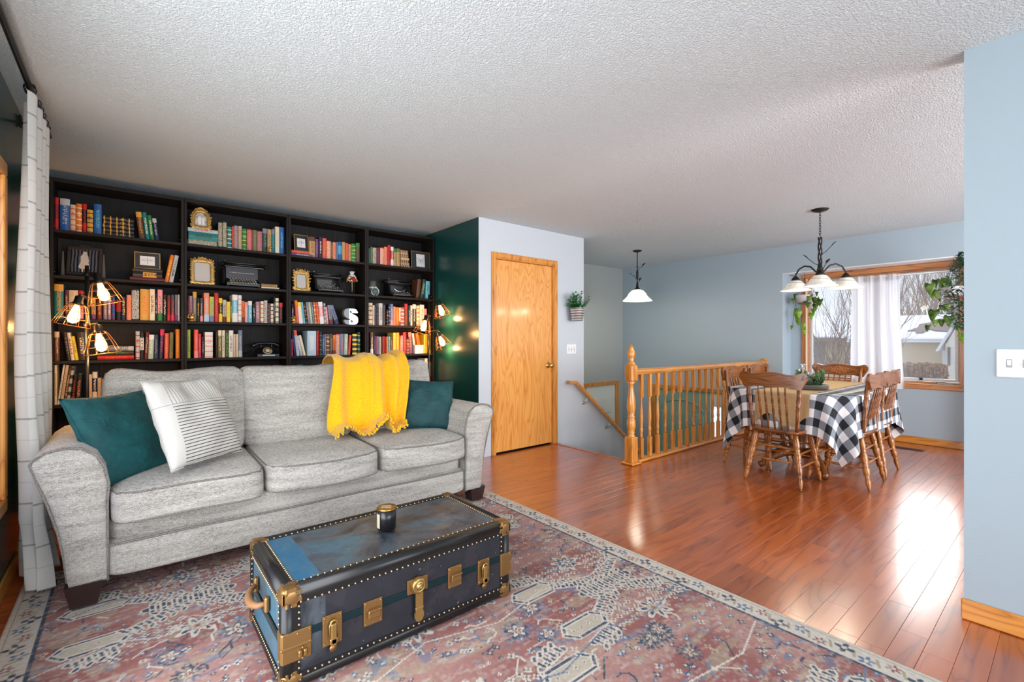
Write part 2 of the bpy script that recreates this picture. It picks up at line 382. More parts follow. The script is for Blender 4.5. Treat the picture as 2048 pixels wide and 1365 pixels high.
# ---- white panelled door on the landing ----
d2 = empty('door_2', (0, 0, 0), kind=ST)
g = G().box(5.70, 5.762, EY-.015, EY+.02, -1.62, .485, .004).box(6.53, 6.60, EY-.015, EY+.02, -1.62, .485, .004).box(5.70, 6.60, EY-.017, EY+.02, .425, .487, .004)
put('casing', g, M['oak'], d2)
sm = plain('white_door_paint', srgb(216, 222, 216), .45)
g = G().box(5.762, 6.53, EY+.02, EY+.055, -1.61, .42, .002)
put('slab', g, sm, d2)
for x0, x1 in ((5.86, 6.09), (6.19, 6.42)):
    for z0, z1 in ((-.05, .22), (-.92, -.18), (-1.45, -1.05)):
        put('panel', G().box(x0, x1, EY+.008, EY+.024, z0, z1, .012).box(x0+.03, x1-.03, EY+.002, EY+.02, z0+.03, z1-.03, .008), sm, d2)
for z in (.15, -.55): put('hinge', G().box(6.522, 6.535, EY+.005, EY+.025, z-.045, z+.045, .001), M['chrome'], d2)
# ---- front door with sidelight, seen through the balusters ----
d3 = empty('door_3', (0, 0, 0), kind=ST)
g = G().box(WX-.015, WX+.02, 4.455, 4.53, -1.62, .465, .004).box(WX-.016, WX+.02, 3.25, 4.53, .41, .467, .004).box(WX-.015, WX+.02, 3.25, 3.325, -1.62, .465, .004)
put('casing', g, M['oak'], d3)
dg = plain('sage_green_door_paint', srgb(128, 166, 152), .4)
g = G().box(WX+.02, WX+.06, 3.52, 4.455, -1.61, .41, .003)
put('slab', g, dg, d3)
for y0, y1 in ((3.62, 3.94), (4.03, 4.35)):
    for z0, z1 in ((-.35, .05), (-1.2, -.5)):
        put('panel', G().box(WX+.008, WX+.03, y0, y1, z0, z1, .01), dg, d3)
pts = [(WX+.014, 3.985+.36*math.cos(a), .08+.17*math.sin(a)) for a in [PI*k/16 for k in range(17)]]
put('arched_moulding', G().tube(pts, .012, 6), dg, d3)
put('sidelight_frame', G().box(WX+.02, WX+.05, 3.325, 3.52, .2, .41).box(WX+.02, WX+.05, 3.49, 3.52, -1.62, .2).box(WX+.02, WX+.05, 3.325, 3.35, -1.62, .2), plain('cream_frame', srgb(226, 220, 206), .5), d3)
put('pane', G().box(WX+.034, WX+.037, 3.35, 3.49, -1.6, .2), M['glass'], d3)
# ---- dining window ----
w1 = empty('window_1', (0, 0, 0), kind=ST)
def frame_x(x0, x1, y0, y1, z0, z1, wd, b=.003):
    return G().box(x0, x1, y0, y1, z0, z0+wd, b).box(x0, x1, y0, y1, z1-wd, z1, b).box(x0, x1, y0, y0+wd, z0+wd, z1-wd, b).box(x0, x1, y1-wd, y1, z0+wd, z1-wd, b)
def part4(name, x0, x1, y0, y1, z0, z1, wd, mats, par, b=.003):
    put(name, G().box(x0, x1, y0, y1, z0, z0+wd, b), mats[0], par); put(name, G().box(x0, x1, y0, y1, z1-wd, z1, b), mats[0], par)
    put(name, G().box(x0, x1, y0, y0+wd, z0+wd, z1-wd, b), mats[1], par); put(name, G().box(x0, x1, y1-wd, y1, z0+wd, z1-wd, b), mats[1], par)
part4('casing', RB-.018, RB, .757, 2.372, .635, 2.068, .058, (M['winx'], M['winz']), w1, .005)
put('jamb', frame_x(RB-.004, RB+.09, .80, 2.33, .68, 2.03, .018), plain('pale_jamb', srgb(232, 214, 190), .4), w1)
put('inner_jamb', frame_x(RB+.03, RB+.10, .815, 2.312, .70, 2.01, .02), M['winx'], w1)
sashm = plain('grey_sash', srgb(205, 205, 205), .4)
for y0, y1 in ((.84, 1.555), (1.575, 2.29)):
    put('sash', frame_x(RB+.05, RB+.085, y0, y1, .725, 1.985, .03), sashm, w1)
    put('pane', G().box(RB+.064, RB+.069, y0+.03, y1-.03, .755, 1.955), M['glass'], w1)
put('mullion', G().box(RB+.04, RB+.09, 1.545, 1.585, .72, 1.99, .003), M['winz'], w1)
put('crank', G().box(RB+.0, RB+.03, .88, 1.01, .703, .713, .003).tube([(RB+.01, .94, .713), (RB-.0, .95, .728), (RB-.01, 1.03, .722)], .007, 6).ball((RB-.01, 1.03, .722), .012, 8), plain('nickel_crank', srgb(190, 188, 182), .35, .8), w1)
put('latch', G().box(RB+.036, RB+.05, 1.14, 1.17, .735, .765, .002), M['black'], w1)
# living room window, left
w2 = empty('window_2', (0, 0, 0), kind=ST)
part4('casing', LX, LX+.02, -.54, 3.193, .397, 2.021, .062, (M['oaky'], M['oak']), w2, .005)
put('jamb', frame_x(LX-.11, LX, -.5, 3.14, .46, 1.96, .015), M['oaky'], w2)
# ---- stair railing ----
YR = 2.745
rl = empty('stair_railing', (3.745, YR, 0), label='turned oak stair railing with acorn newel post along the stairwell edge', cat='railing')
def rel(o):
    o.location = Vector(o.location)-rl.location; return o
np_ = empty('newel_post', (0, 0, 0)); np_.parent = rl
g = G().box(-.047, .047, -.047, .047, .02, .26, .006)
g.lathe([(.040, .26), (.034, .275), (.028, .285), (.037, .30), (.030, .315), (.034, .33), (.041, .36), (.043, .39), (.037, .43), (.030, .44), (.041, .455), (.030, .468), (.034, .50), (.043, .545), (.041, .60), (.031, .67), (.024, .73), (.027, .77), (.040, .785), (.030, .79), (.040, .80)], n=18)
g.box(-.047, .047, -.047, .047, .80, .955, .010)
g.lathe([(.038, .955), (.040, .97), (.026, .985), (.020, .995), (.030, 1.005), (.022, 1.012), (.034, 1.03), (.040, 1.055), (.036, 1.085), (.028, 1.10), (.030, 1.105), (.022, 1.125), (.010, 1.15), (0, 1.158)], n=18)
put('post', g, M['oak'], np_)
put('post_base', G().box(-.075, .075, -.075, .075, 0.002, .022, .008), M['oak'], np_)
Lr = WX-3.745
put('handrail', G().prism([(YR-YR-.028, .862), (-.03, .885), (-.024, .905), (-.010, .915), (.010, .915), (.024, .905), (.03, .885), (.028, .862), (.018, .856), (-.018, .856)], .045, Lr-.014, 'x'), M['oakx'], rl)
put('base_rail', G().box(.06, Lr, -.045, .045, .002, .030, .008), M['oakx'], rl)
bm_ = G().box(-.0185, .0185, -.0185, .0185, .03, .225, .003).lathe([(.017, .225), (.012, .24), (.017, .25), (.011, .262), (.015, .28), (.0175, .30), (.015, .325), (.011, .335), (.017, .345), (.012, .355), (.016, .38), (.0175, .42), (.0155, .47), (.011, .56), (.009, .60), (.013, .61), (.009, .618), (.017, .63)], n=10).box(-.0185, .0185, -.0185, .0185, .63, .858, .003).mesh('baluster', M['oak'])
k = 0; xb = 3.909
while xb < WX-.05:
    o = put('baluster', bm_, None, rl, (xb-3.745, 0, 0)); xb += .1405
put('rosette', G().lathe([(.058, 0), (.058, .008), (.045, .014), (.03, .014)], n=24, T=Matrix.Translation((Lr-.001, 0, .885)) @ Matrix.Rotation(-PI/2, 4, 'Y')), M['oakx'], rl)
# ---- wall handrail ----
hr = empty('wall_handrail', (3.98, DY-.06, .7), label='oak handrail sloping down the pale grey stair wall on brackets', cat='handrail')
def hz(x): return .672-.813*(x-4.101)
g = G(); prof = [(-.022, -.02), (.022, -.02), (.026, 0), (.02, .018), (-.02, .018), (-.026, 0)]
pth = [(3.978, .700), (4.10, .690), (5.9, .690-.813*1.8)]
vs = []; 
for i, (x, z) in enumerate(pth):
    t = (0, 1) if i == 0 else ((.37, .93) if i == 1 else (.63, .776))
    for a, b in prof: vs.append((x+b*t[0]-3.98, a, z+b*t[1]-.7))
n = 6; fs = [[i*n+k, i*n+(k+1) % n, (i+1)*n+(k+1) % n, (i+1)*n+k] for i in range(2) for k in range(n)]+[list(range(n))[::-1], list(range(2*n, 3*n))]
put('rail', g.add(vs, fs), M['oakx'], hr)
for x in (4.29, 4.72, 5.3):
    z = hz(x)+.0
    g = G().lathe([(.022, 0), (.022, .006), (.012, .01)], n=14, T=Matrix.Translation((x-3.98, .06, z-.09-.7)) @ Matrix.Rotation(PI/2, 4, 'X'))
    g.tube([(x-3.98, .055, z-.09-.7), (x-3.98, .02, z-.092-.7), (x-3.98, 0, z-.07-.7), (x-3.98, 0, z-.02-.7)], .007, 8)
    put('bracket', g, plain('satin_nickel', srgb(205, 200, 190), .3, .9) if x < 4.3 else bpy.data.materials['satin_nickel'], hr)
# ---- switches, register ----
M['slot'] = plain('slot_grey', srgb(150, 150, 152), .5)
def toggle_plate(name, W_, H_, ks, loc, rot, label):
    o = empty(name, loc, rot, label, 'light switch')
    put('cover_plate', G().box(-W_/2, W_/2, -.006, 0, -H_/2, H_/2, .004), M['white'], o)
    for k in ks:
        put('toggle', G().box(k-.006, k+.006, -.008, -.005, -.013, .013).box(k-.004, k+.004, -.018, -.006, -.009, .004, .002), M['white'], o)
        put('toggle_slot', G().box(k-.0085, k+.0085, -.0064, -.0055, -.0165, .0165).box(k-.0055, k+.0055, -.0085, -.006, -.0125, -.008), M['slot'], o)
        put('screw', G().lathe([(.003, 0), (.003, .0015)], n=8, c=(0, 0, 0), T=Matrix.Translation((k, -.006, .030)) @ Matrix.Rotation(PI/2, 4, 'X')).lathe([(.003, 0), (.003, .0015)], n=8, T=Matrix.Translation((k, -.006, -.030)) @ Matrix.Rotation(PI/2, 4, 'X')), M['chrome'], o)
    return o
toggle_plate('light_switch', .165, .115, (-.046, 0, .046), (4.078, DY-.001, 1.088), 0, 'white triple light switch plate under the small wall planter')
toggle_plate('light_switch', .165, .115, (-.046, 0, .046), (NX-.001, .217-.0825, 1.101), -PI/2, 'large white light switch plate on the blue wall end nearest the camera')
rg = empty('floor_register', (6.60, 1.20, .001), 0, 'brown metal floor vent set in the floor under the window wall', 'vent')
put('frame', G().box(-.05, .05, -.14, .14, 0, .004, .001), plain('brown_vent', srgb(92, 58, 40), .4, .4), rg)
put('slats', G().add([], []) .box(-.035, -.025, -.12, .12, .003, .006).box(-.015, -.005, -.12, .12, .003, .006).box(.005, .015, -.12, .12, .003, .006).box(.025, .035, -.12, .12, .003, .006), M['black'], rg, kind='stuff')
# ================= LIVING ROOM =================
# ---- rug : woven print as vertex colours on a fine mesh ----
def rug():
    x0, x1, y0, y1 = -.40, 2.19, -.15, 3.33; st = .0046
    nx = int((x1-x0)/st); ny = int((y1-y0)/st)
    X, Y = np.meshgrid(np.linspace(0, x1-x0, nx), np.linspace(0, y1-y0, ny))
    rs = np.random.RandomState(3)
    def vnoise(sx, sy, seed):
        r = np.random.RandomState(seed); gx = int((x1-x0)/sx)+3; gy = int((y1-y0)/sy)+3; g = r.rand(gy, gx)
        fx = X/sx; fy = Y/sy; ix = fx.astype(int); iy = fy.astype(int); tx = fx-ix; ty = fy-iy; tx = tx*tx*(3-2*tx); ty = ty*ty*(3-2*ty)
        return (g[iy, ix]*(1-tx)+g[iy, ix+1]*tx)*(1-ty)+(g[iy+1, ix]*(1-tx)+g[iy+1, ix+1]*tx)*ty
    def c3(r, g, b): return np.array(srgb(r, g, b)[:3])
    ROSE = c3(150, 96, 92); ROSE2 = c3(178, 134, 126); NAVY = c3(70, 82, 100); CREAM = c3(212, 204, 192); TAN = c3(172, 158, 134); BLUE = c3(104, 124, 152)
    C = np.zeros((ny, nx, 3)); nz = vnoise(.30, .12, 1)
    C[:] = ROSE; t = np.clip((nz-.35)*2.2, 0, 1)[..., None]; C = C*(1-t)+ROSE2*t
    def paintm(mask, col, a=1.0):
        m = np.clip(mask*a, 0, 1)[..., None]; C[:] = C*(1-m)+col*m
    W_, L_ = x1-x0, y1-y0
    # abrash patches of tan and blue
    paintm((vnoise(.11, .035, 2) > .74)*1.0, TAN, .55); paintm((vnoise(.07, .03, 4) > .84)*1.0, BLUE, .6)
    # small scattered florets everywhere: 4-petal crosses with cream outline
    def floret(cx, cy, s, pet, core, n=6, out=None):
        i0 = max(0, int((cx-2*s)/st)); i1 = min(nx, int((cx+2*s)/st)+2); j0 = max(0, int((cy-2*s)/st)); j1 = min(ny, int((cy+2*s)/st)+2)
        if i1 <= i0 or j1 <= j0: return
        dx = X[j0:j1, i0:i1]-cx; dy = Y[j0:j1, i0:i1]-cy; r = np.hypot(dx, dy)/s; a = np.arctan2(dy, dx)
        pr = .70+.30*np.cos(n*a)
        S = C[j0:j1, i0:i1]
        if out is not None: S[r < pr*1.28+.12] = out
        S[r < pr] = pet; S[r < .30] = core
    def poly(pts, wdt, col, col2=None, closed=False):
        pts = list(pts)+([pts[0]] if closed else [])
        for (a, b) in zip(pts[:-1], pts[1:]):
            ax, ay = a; bx, by = b; m = wdt*2+st
            i0 = max(0, int((min(ax, bx)-m)/st)); i1 = min(nx, int((max(ax, bx)+m)/st)+2); j0 = max(0, int((min(ay, by)-m)/st)); j1 = min(ny, int((max(ay, by)+m)/st)+2)
            if i1 <= i0 or j1 <= j0: continue
            px = X[j0:j1, i0:i1]-ax; py = Y[j0:j1, i0:i1]-ay; dx = bx-ax; dy = by-ay; L2 = dx*dx+dy*dy+1e-9
            t = np.clip((px*dx+py*dy)/L2, 0, 1); d = np.hypot(px-t*dx, py-t*dy); S = C[j0:j1, i0:i1]
            if col2 is not None: S[(d < wdt+.008) & (d >= wdt)] = col2
            S[d < wdt] = col
    for k in range(3000):
        cx, cy = rs.rand()*W_, rs.rand()*L_; s = rs.choice([.010, .013, .018]); q = rs.randint(4)
        floret(cx, cy, s, [CREAM, NAVY, TAN, BLUE][q], [NAVY, CREAM, ROSE, CREAM][q], rs.choice([4, 4, 6]))
    for k in range(800):   # squiggles and hooked tendrils
        cx, cy = rs.rand()*W_, rs.rand()*L_; a = rs.choice([0, PI/2, PI, -PI/2, .7, -.7]); pts = [(cx, cy)]
        for i in range(rs.randint(2, 6)): a += rs.choice([-1, 1, 0])*PI/4; cx += math.cos(a)*.026; cy += math.sin(a)*.026; pts.append((cx, cy))
        poly(pts, .0036, [CREAM, NAVY, NAVY, BLUE][rs.randint(4)])
    # boteh / flower medallions
    for k in range(70):
        cx, cy = rs.rand()*W_, rs.rand()*L_; s = rs.uniform(.035, .055)
        for q in range(14):
            a = q*2*PI/14; poly([(cx+math.cos(a)*s*.75, cy+math.sin(a)*s*.75), (cx+math.cos(a)*s*1.25, cy+math.sin(a)*s*1.25)], .004, BLUE if k % 2 else NAVY)
        floret(cx, cy, s*.75, [TAN, CREAM][k % 2], ROSE, 5, NAVY); floret(cx, cy, s*.38, ROSE, CREAM, 5, CREAM)
    # cloud-collar cartouches : hexagonal outlined tan panels with toothed navy spines (main motif)
    def tooth(ax, ay, bx, by, side=1, n=7):
        L = math.hypot(bx-ax, by-ay); ux, uy = (bx-ax)/L, (by-ay)/L
        for i in range(n):
            t = (i+.5)/n*L; qx, qy = ax+ux*t, ay+uy*t
            for s in ((-1, 1) if side == 0 else (side,)):
                poly([(qx, qy), (qx-uy*.045*s, qy+ux*.045*s), (qx-uy*.055*s+ux*.012, qy+ux*.055*s+uy*.012)], .006, NAVY, CREAM)
    def cart(cx, cy, s, fl=1):
        h = [(cx-.13*s, cy), (cx-.09*s, cy+.05*s), (cx+.09*s, cy+.05*s), (cx+.13*s, cy), (cx+.09*s, cy-.05*s), (cx-.09*s, cy-.05*s)]
        m = (np.abs(X-cx) < .12*s) & (np.abs(Y-cy) < .05*s); C[m] = TAN*.6+CREAM*.4
        poly(h, .0055, NAVY, CREAM, True)
        for i in range(4): floret(cx-.075*s+i*.05*s, cy, .014*s, CREAM, NAVY, 4)
    for (sx, sy) in ((.65, .45), (1.95, .45), (1.30, 1.15), (.40, 1.62), (2.2, 1.62), (1.30, 2.15), (.62, 2.75), (1.95, 2.75)):
        for fx in (-1, 1):
            for fy in (-1, 1):
                A = (sx+fx*.03, sy+fy*.03); B = (sx+fx*.22, sy+fy*.13)
                poly([A, B, (B[0]+fx*.03, B[1]+fy*.10), (B[0]+fx*.17, B[1]+fy*.13)], .011, NAVY, CREAM)
                tooth(A[0], A[1], B[0], B[1], fy*fx, 5); tooth(B[0]+fx*.03, B[1]+fy*.10, B[0]+fx*.17, B[1]+fy*.13, fy*fx, 4)
                cart(sx+fx*.33, sy+fy*.16, .9)
                for r in range(3):
                    for q in range(5): floret(sx+fx*(.05+.04*q), sy+fy*(.17+.045*r), .017, CREAM, NAVY, 4)
        poly([(sx-.16, sy), (sx+.16, sy)], .017, NAVY, CREAM); tooth(sx-.16, sy, sx+.16, sy, 0, 8)
        floret(sx, sy+.27, .062, BLUE, CREAM, 7, CREAM); floret(sx, sy+.27, .036, CREAM, ROSE, 6, NAVY)
        floret(sx, sy-.27, .062, NAVY, CREAM, 7, CREAM); floret(sx, sy-.27, .036, TAN, ROSE, 6, CREAM)
    # lattice lines of the field
    for k in range(9):
        yy = .2+k*.38; poly([(.12, yy), (.35, yy+.08), (.5, yy), (.75, yy+.05), (1.0, yy-.04), (1.3, yy+.06), (1.6, yy-.02), (1.9, yy+.05), (2.2, yy), (2.45, yy+.06)], .0035, BLUE if k % 2 else CREAM)
    # border: cream band with navy leaves
    d = np.minimum(np.minimum(X, W_-X), np.minimum(Y, L_-Y)); C[(d < .125)] = CREAM; along = np.where(np.minimum(X, W_-X) < np.minimum(Y, L_-Y), Y, X)
    C[(d > .113) & (d < .125)] = NAVY; C[(d > .020) & (d < .026)] = TAN
    k = 0; p = .05
    while p < L_:
        for bx in (.068, W_-.068):
            floret(bx+(.012 if k % 2 else -.012), p, [.034, .026, .030][k % 3], [NAVY, ROSE, BLUE][k % 3], CREAM, [4, 6, 5][k % 3], None)
            poly([(bx-.02, p+.035), (bx+.02, p+.05)], .005, TAN)
        p += .075; k += 1
    p = .05
    while p < W_:
        for by in (.068, L_-.068): floret(p, by+(.012 if k % 2 else -.012), .032, [NAVY, ROSE][k % 2], CREAM, 5)
        p += .075; k += 1
    # worn pile: streaks + the faded areas of the old rug
    wear = vnoise(.05, .012, 8)*.5+vnoise(.012, .012, 9)*.5; wn_ = np.clip((wear-.48)*2.6, 0, 1)[..., None]*.55
    C = C*(1-wn_)+(CREAM*.7+ROSE2*.3)*wn_
    gl = vnoise(.5, .4, 12); C = C*(1+.0*gl[..., None]); C *= (0.92+.22*vnoise(.006, .006, 11))[..., None]
    C = np.clip(C*.86, 0, 1)
    V = np.stack([X+x0, Y+y0, .007+.0012*vnoise(.02, .008, 13)], -1).reshape(-1, 3)
    ed = ((X <= 1e-6) | (Y <= 1e-6) | (X >= X.max()-1e-6) | (Y >= Y.max()-1e-6)).reshape(-1); V[ed, 2] = .0005
    me = bpy.data.meshes.new('area_rug'); nq = (nx-1)*(ny-1)
    I = (np.arange(ny-1)[:, None]*nx+np.arange(nx-1)[None]).reshape(-1); Q = np.stack([I, I+1, I+nx+1, I+nx], 1).reshape(-1)
    me.vertices.add(len(V)); me.vertices.foreach_set('co', V.reshape(-1).astype(np.float32))
    me.loops.add(nq*4); me.loops.foreach_set('vertex_index', Q.astype(np.int32)); me.polygons.add(nq)
    me.polygons.foreach_set('loop_start', np.arange(0, nq*4, 4, dtype=np.int32)); me.update(calc_edges=True)
    ca = me.color_attributes.new('weave', 'FLOAT_COLOR', 'POINT'); ca.data.foreach_set('color', np.concatenate([C.reshape(-1, 3), np.ones((nx*ny, 1))], 1).reshape(-1).astype(np.float32))
    me.polygons.foreach_set('use_smooth', np.ones(nq, bool))
    t = NT('rug_weave').set(Roughness=.95); t.set(Base_Color=t.attr('weave', 'GEOMETRY')); co = t.coord(); t.bump(t.wave(t.mapp(co, (1, 1, 1)), 90, .6, 1, 1, 'Y'), .25, .001)
    me.materials.append(t.mat)
    return put('area_rug', me, None, label='faded rose and navy persian style area rug under the sofa and trunk', cat='rug')
rug()
# ---- fabrics ----
t = NT('sofa_tweed').set(Roughness=.95, Sheen_Weight=.2); c = t.coord()
a = t.noise(t.mapp(c, (260, 260, 420)), 1, 2, .6); b = t.noise(t.mapp(c, (60, 60, 420)), 1, 2, .6); lo = t.noise(t.mapp(c, (4, 4, 34)), 1, 3)
f = t.math('ADD', t.math('ADD', t.math('MULTIPLY', a, .55), t.math('MULTIPLY', b, .45)), t.math('MULTIPLY', t.math('SUBTRACT', lo, .5), .28))
t.set(Base_Color=t.ramp(f, [(.34, srgb(118, 112, 106)), (.66, srgb(222, 218, 210)), (.5, srgb(184, 179, 171))]))
t.bump(t.math('ADD', a, b), .7, .004); M['tweed'] = t.mat
t = NT('sofa_piping').set(Roughness=.95); c = t.coord(); a = t.noise(c, 300, 1)
t.set(Base_Color=t.ramp(a, [(.3, srgb(88, 84, 80)), (.7, srgb(158, 153, 147))])); t.bump(a, .6, .003); M['piping'] = t.mat
def velvet(name, c1, c2):
    t = NT(name).set(Roughness=.7, Sheen_Weight=.5, Sheen_Roughness=.35, Sheen_Tint=c2); c = t.coord()
    t.set(Base_Color=t.ramp(t.noise(c, 7, 4, .6, 1.0), [(.3, c1), (.75, c2)])); t.bump(t.noise(t.mapp(c, (1, 1, 1.6)), 11, 3, .55, 1.2), .55, .02); return t.mat
M['teal_velvet'] = velvet('teal_velvet', srgb(4, 66, 70), srgb(10, 94, 96)); M['green_velvet'] = velvet('dark_green_velvet', srgb(10, 54, 58), srgb(18, 76, 78))
t = NT('mustard_knit').set(Roughness=1.0, Sheen_Weight=.4, Base_Color=srgb(240, 186, 8)); c = t.coord()
n = t.vor(c, 110); t.set(Base_Color=t.ramp(n, [(.0, srgb(255, 206, 10)), (.8, srgb(240, 178, 0))])); t.bump(n, .5, .003); M['throw'] = t.mat
M['darkwood'] = plain('espresso_leg', srgb(44, 26, 22), .35)
# ---- sofa ----
SF = empty('sofa', (.90, 3.2, 0), 0, 'light grey tweed three seat sofa with flared arms in front of the bookcases', 'sofa')
def sp(name, g, mat, kind=None, wl=True, par=None):
    me = g.mesh(name, mat)
    if wl: weld(me, 2e-4)
    for v in me.vertices: v.co -= Vector((.90, 3.2, 0))
    return put(name, me, None, par or SF, kind=kind)
YF = 2.80
g = G().sbox((.90, 3.20, .185), (1.0, .405, .085), 14, 12); sp('lower_rail', g, M['tweed'])
g = G().sbox((.90, 3.21, .31), (.985, .375, .06), 12, 12); sp('seat_deck', g, M['tweed'])
g = G().sbox((.90, 3.66, .52), (1.0, .10, .41), 10, 10); sp('back_frame', g, M['tweed'])
def arm(sgn):
    # profile of the front in (outward, z); flared and rolled
    inn = [(0, .10), (0, .30), (.0, .46), (-.005, .54)]; top = [(.01, .62), (.04, .68), (.09, .715), (.15, .722), (.205, .71), (.245, .68)]
    out = [(.250, .665), (.225, .58), (.195, .48), (.165, .36), (.145, .24), (.135, .13), (.13, .10)]
    P = inn+top+out; xo = -.075 if sgn < 0 else 1.875
    P = [(xo+sgn*a, z) for a, z in P]; g = G(); n = len(P); Ys = [0, .012, .03, .06, .3, .6, .84, .88, .90]; ins = [.02, .006, .0, 0, 0, 0, 0, .006, .02]
    cx = sum(p[0] for p in P)/n; cz = sum(p[1] for p in P)/n; vs = []
    for k, (yy, i_) in enumerate(zip(Ys, ins)):
        for (x, z) in P:
            dx, dz = x-cx, z-cz; L = math.hypot(dx, dz); drop = 0 if z < .55 else -.045*(smoothstep(0, .84, yy))
            vs.append((x-dx/L*i_, YF+yy, z-dz/L*i_+drop*0))
    fs = [[k*n+i, k*n+(i+1) % n, (k+1)*n+(i+1) % n, (k+1)*n+i] for k in range(len(Ys)-1) for i in range(n)]
    g.add(vs, fs, True); b = len(vs)
    # front face fan (slightly domed)
    g.add([vs[i] for i in range(n)]+[(cx, YF-.012, cz)], [[i, n, (i+1) % n] for i in range(n)], True)
    g.add([vs[(len(Ys)-1)*n+i] for i in range(n)], [list(range(n))], False)
    o = sp('arm', g, M['tweed'])
    pp = [(x, YF+.012, z) for x, z in P[:-1]]
    # piping follows front edge
    q = []
    for i in range(len(pp)-1):
        q += [pp[i], tuple((a_+b_)/2 for a_, b_ in zip(pp[i], pp[i+1]))]
    q.append(pp[-1]); sp('piping', G().tube(q, .0055, 6), M['piping'], par=o, wl=False)
    return o
arm(-1); arm(1)
def seat(i):
    x0 = -.075+i*.65+.003; x1 = x0+.644; cx = (x0+x1)/2; y0 = 2.755; y1 = 3.50; cy = (y0+y1)/2; rr = random.Random(i)
    ph = rr.random()*6
    def fn(o, p):
        z = o.z
        if p[2] > .2: z += .018*(1-p[0]**2)*(1-p[1]**2)-.012*math.exp(-((p[0]*2+.3)**2+(p[1]*2)**2))
        y = o.y-(.016*math.cos(p[0]*PI/2) if p[1] < -.5 else 0)
        return Vector((o.x+.003*math.sin(9*o.z+ph), y, z+.004*math.sin(11*o.x+ph)+.008*p[1]))
    o = sp('seat_cushion', G().sbox((cx, cy, .438), ((x1-x0)/2, (y1-y0)/2, .083), 9, 16, fn=fn), M['tweed'])
    for zz, e in ((.506, 1), (.372, -1)):
        q = []
        for k in range(40):
            a = 2*PI*k/40; c_, s_ = math.cos(a), math.sin(a); ex = 9; r = (abs(c_)**ex+abs(s_)**ex)**(-1/ex)
            px, py = r*c_, r*s_; x = cx+px*((x1-x0)/2-.006); y = cy+py*((y1-y0)/2-.004); y -= .016*math.cos(px*PI/2) if py < -.5 else 0
            q.append((x, y, zz+.004*math.sin(11*x+ph)+.008*py))
        sp('piping', G().tube(q, .005, 6, closed=True), M['piping'], par=o, wl=False)
for i in range(3): seat(i)
def backc(i):
    x0 = -.12+i*.68; x1 = x0+.70; cx = (x0+x1)/2; ph = i*2.1
    def fn(o, p):
        u, w_ = p[0], p[2]; zt = .018*abs(u)**2*(1 if w_ > 0 else 0)  # raised corners
        th = 1+.0*u; y = o.y-(.035*(1-u*u)*(1-w_*w_*.6) if p[1] < 0 else 0)
        z = o.z+zt; lean = (z-.5)*.22
        if w_ > .5: z += [.0, .0, .0][i]-.014*math.cos(u*2.2)+.006*math.sin(5*u+ph)
        return Vector((o.x+.006*math.sin(8*z+ph), y+lean+.005*math.sin(9*u+ph)*math.sin(5*w_+ph), z))
    o = sp('back_cushion', G().sbox((cx, 3.42, .755), ((x1-x0)/2, .105, .265), 7, 16, fn=fn), M['tweed'])
    for yy in (-.05,):
        q = []
        for k in range(44):
            a = 2*PI*k/44; c_, s_ = math.cos(a), math.sin(a); ex = 7; r = (abs(c_)**ex+abs(s_)**ex)**(-1/ex)
            v = fn(Vector((cx+r*c_*((x1-x0)/2+.001), 3.42+yy, .755+r*s_*.266)), (r*c_, -.2, r*s_)); q.append(v)
        sp('piping', G().tube(q, .0055, 6, closed=True), M['piping'], par=o, wl=False)
for i in range(3): backc(i)
sp('welt', G().tube([(x, 2.797+.004*math.sin(x*7), .262) for x in [-.07+1.94*k/24 for k in range(25)]], .0055, 6), M['piping'], wl=False)
for (x, y) in ((-.155, 2.84), (1.99, 2.86), (-.15, 3.62), (1.99, 3.62)):
    g = G(); g.add([(x-.045, y-.035, .012), (x+.045, y-.035, .012), (x+.045, y+.045, .012), (x-.045, y+.045, .012), (x-.065, y-.045, .11), (x+.065, y-.045, .11), (x+.065, y+.06, .11), (x-.065, y+.06, .11)],
        [(0, 3, 2, 1), (4, 5, 6, 7), (0, 1, 5, 4), (1, 2, 6, 5), (2, 3, 7, 6), (3, 0, 4, 7)]); sp('leg', g, M['darkwood'], wl=False)
# ---- pillows ----
def pillow(name, mat, sz, th, loc, rot, label, seam=None, mats=None, sag=.0, dent=0.0):
    def top(sg):
        def f(u, v):
            a, b = 2*u-1, 2*v-1
            e = max(0.0, (1-a*a))*max(0.0, (1-b*b)); h = th*(e**.42)*(1+.07*math.sin(7*a+3*b)*math.cos(5*b))
            if dent and sg > 0: h -= dent*math.exp(-((a)**2*5+(b-.75)**2*9))
            pin = .045*(1-abs(a*b))
            k = 1-.06*((1-a*a)*abs(b)**4) ; k2 = 1-.06*((1-b*b)*abs(a)**4)
            x = a*sz*k2*(1-pin*0); z = b*sz*k
            wr_ = .004*math.sin(14*a*b+4*a)*e**.2
            return (x, -sg*(h+wr_), z + sag*a*a)
        return f
    g = G().grid(top(1), 34, 34).grid(top(-1), 34, 34)
    me = g.mesh(name, mats or mat); weld(me, 1e-4)
    o = put(name, me, None, loc=loc, rot=rot, label=label, cat='cushion')
    pts = [(top(1)(u, 0)) for u in [k/12 for k in range(12)]]+[top(1)(1, u) for u in [k/12 for k in range(12)]]+[top(1)(1-u, 1) for u in [k/12 for k in range(12)]]+[top(1)(0, 1-u) for u in [k/12 for k in range(12)]]
    put('seam', G().tube(pts, .003, 5, closed=True), seam or mat, o)
    return o
rd = math.radians
pillow('throw_pillow', M['teal_velvet'], .235, .075, (-.018, 3.13, .708), (rd(-29), rd(1.4), rd(48.5)), 'large bright teal velvet pillow at the left arm of the sofa')
pillow('throw_pillow', M['green_velvet'], .195, .07, (1.78, 3.185, .70), (rd(-24), rd(3.5), rd(-25)), 'dark green velvet pillow at the right arm of the sofa, beside the yellow throw')
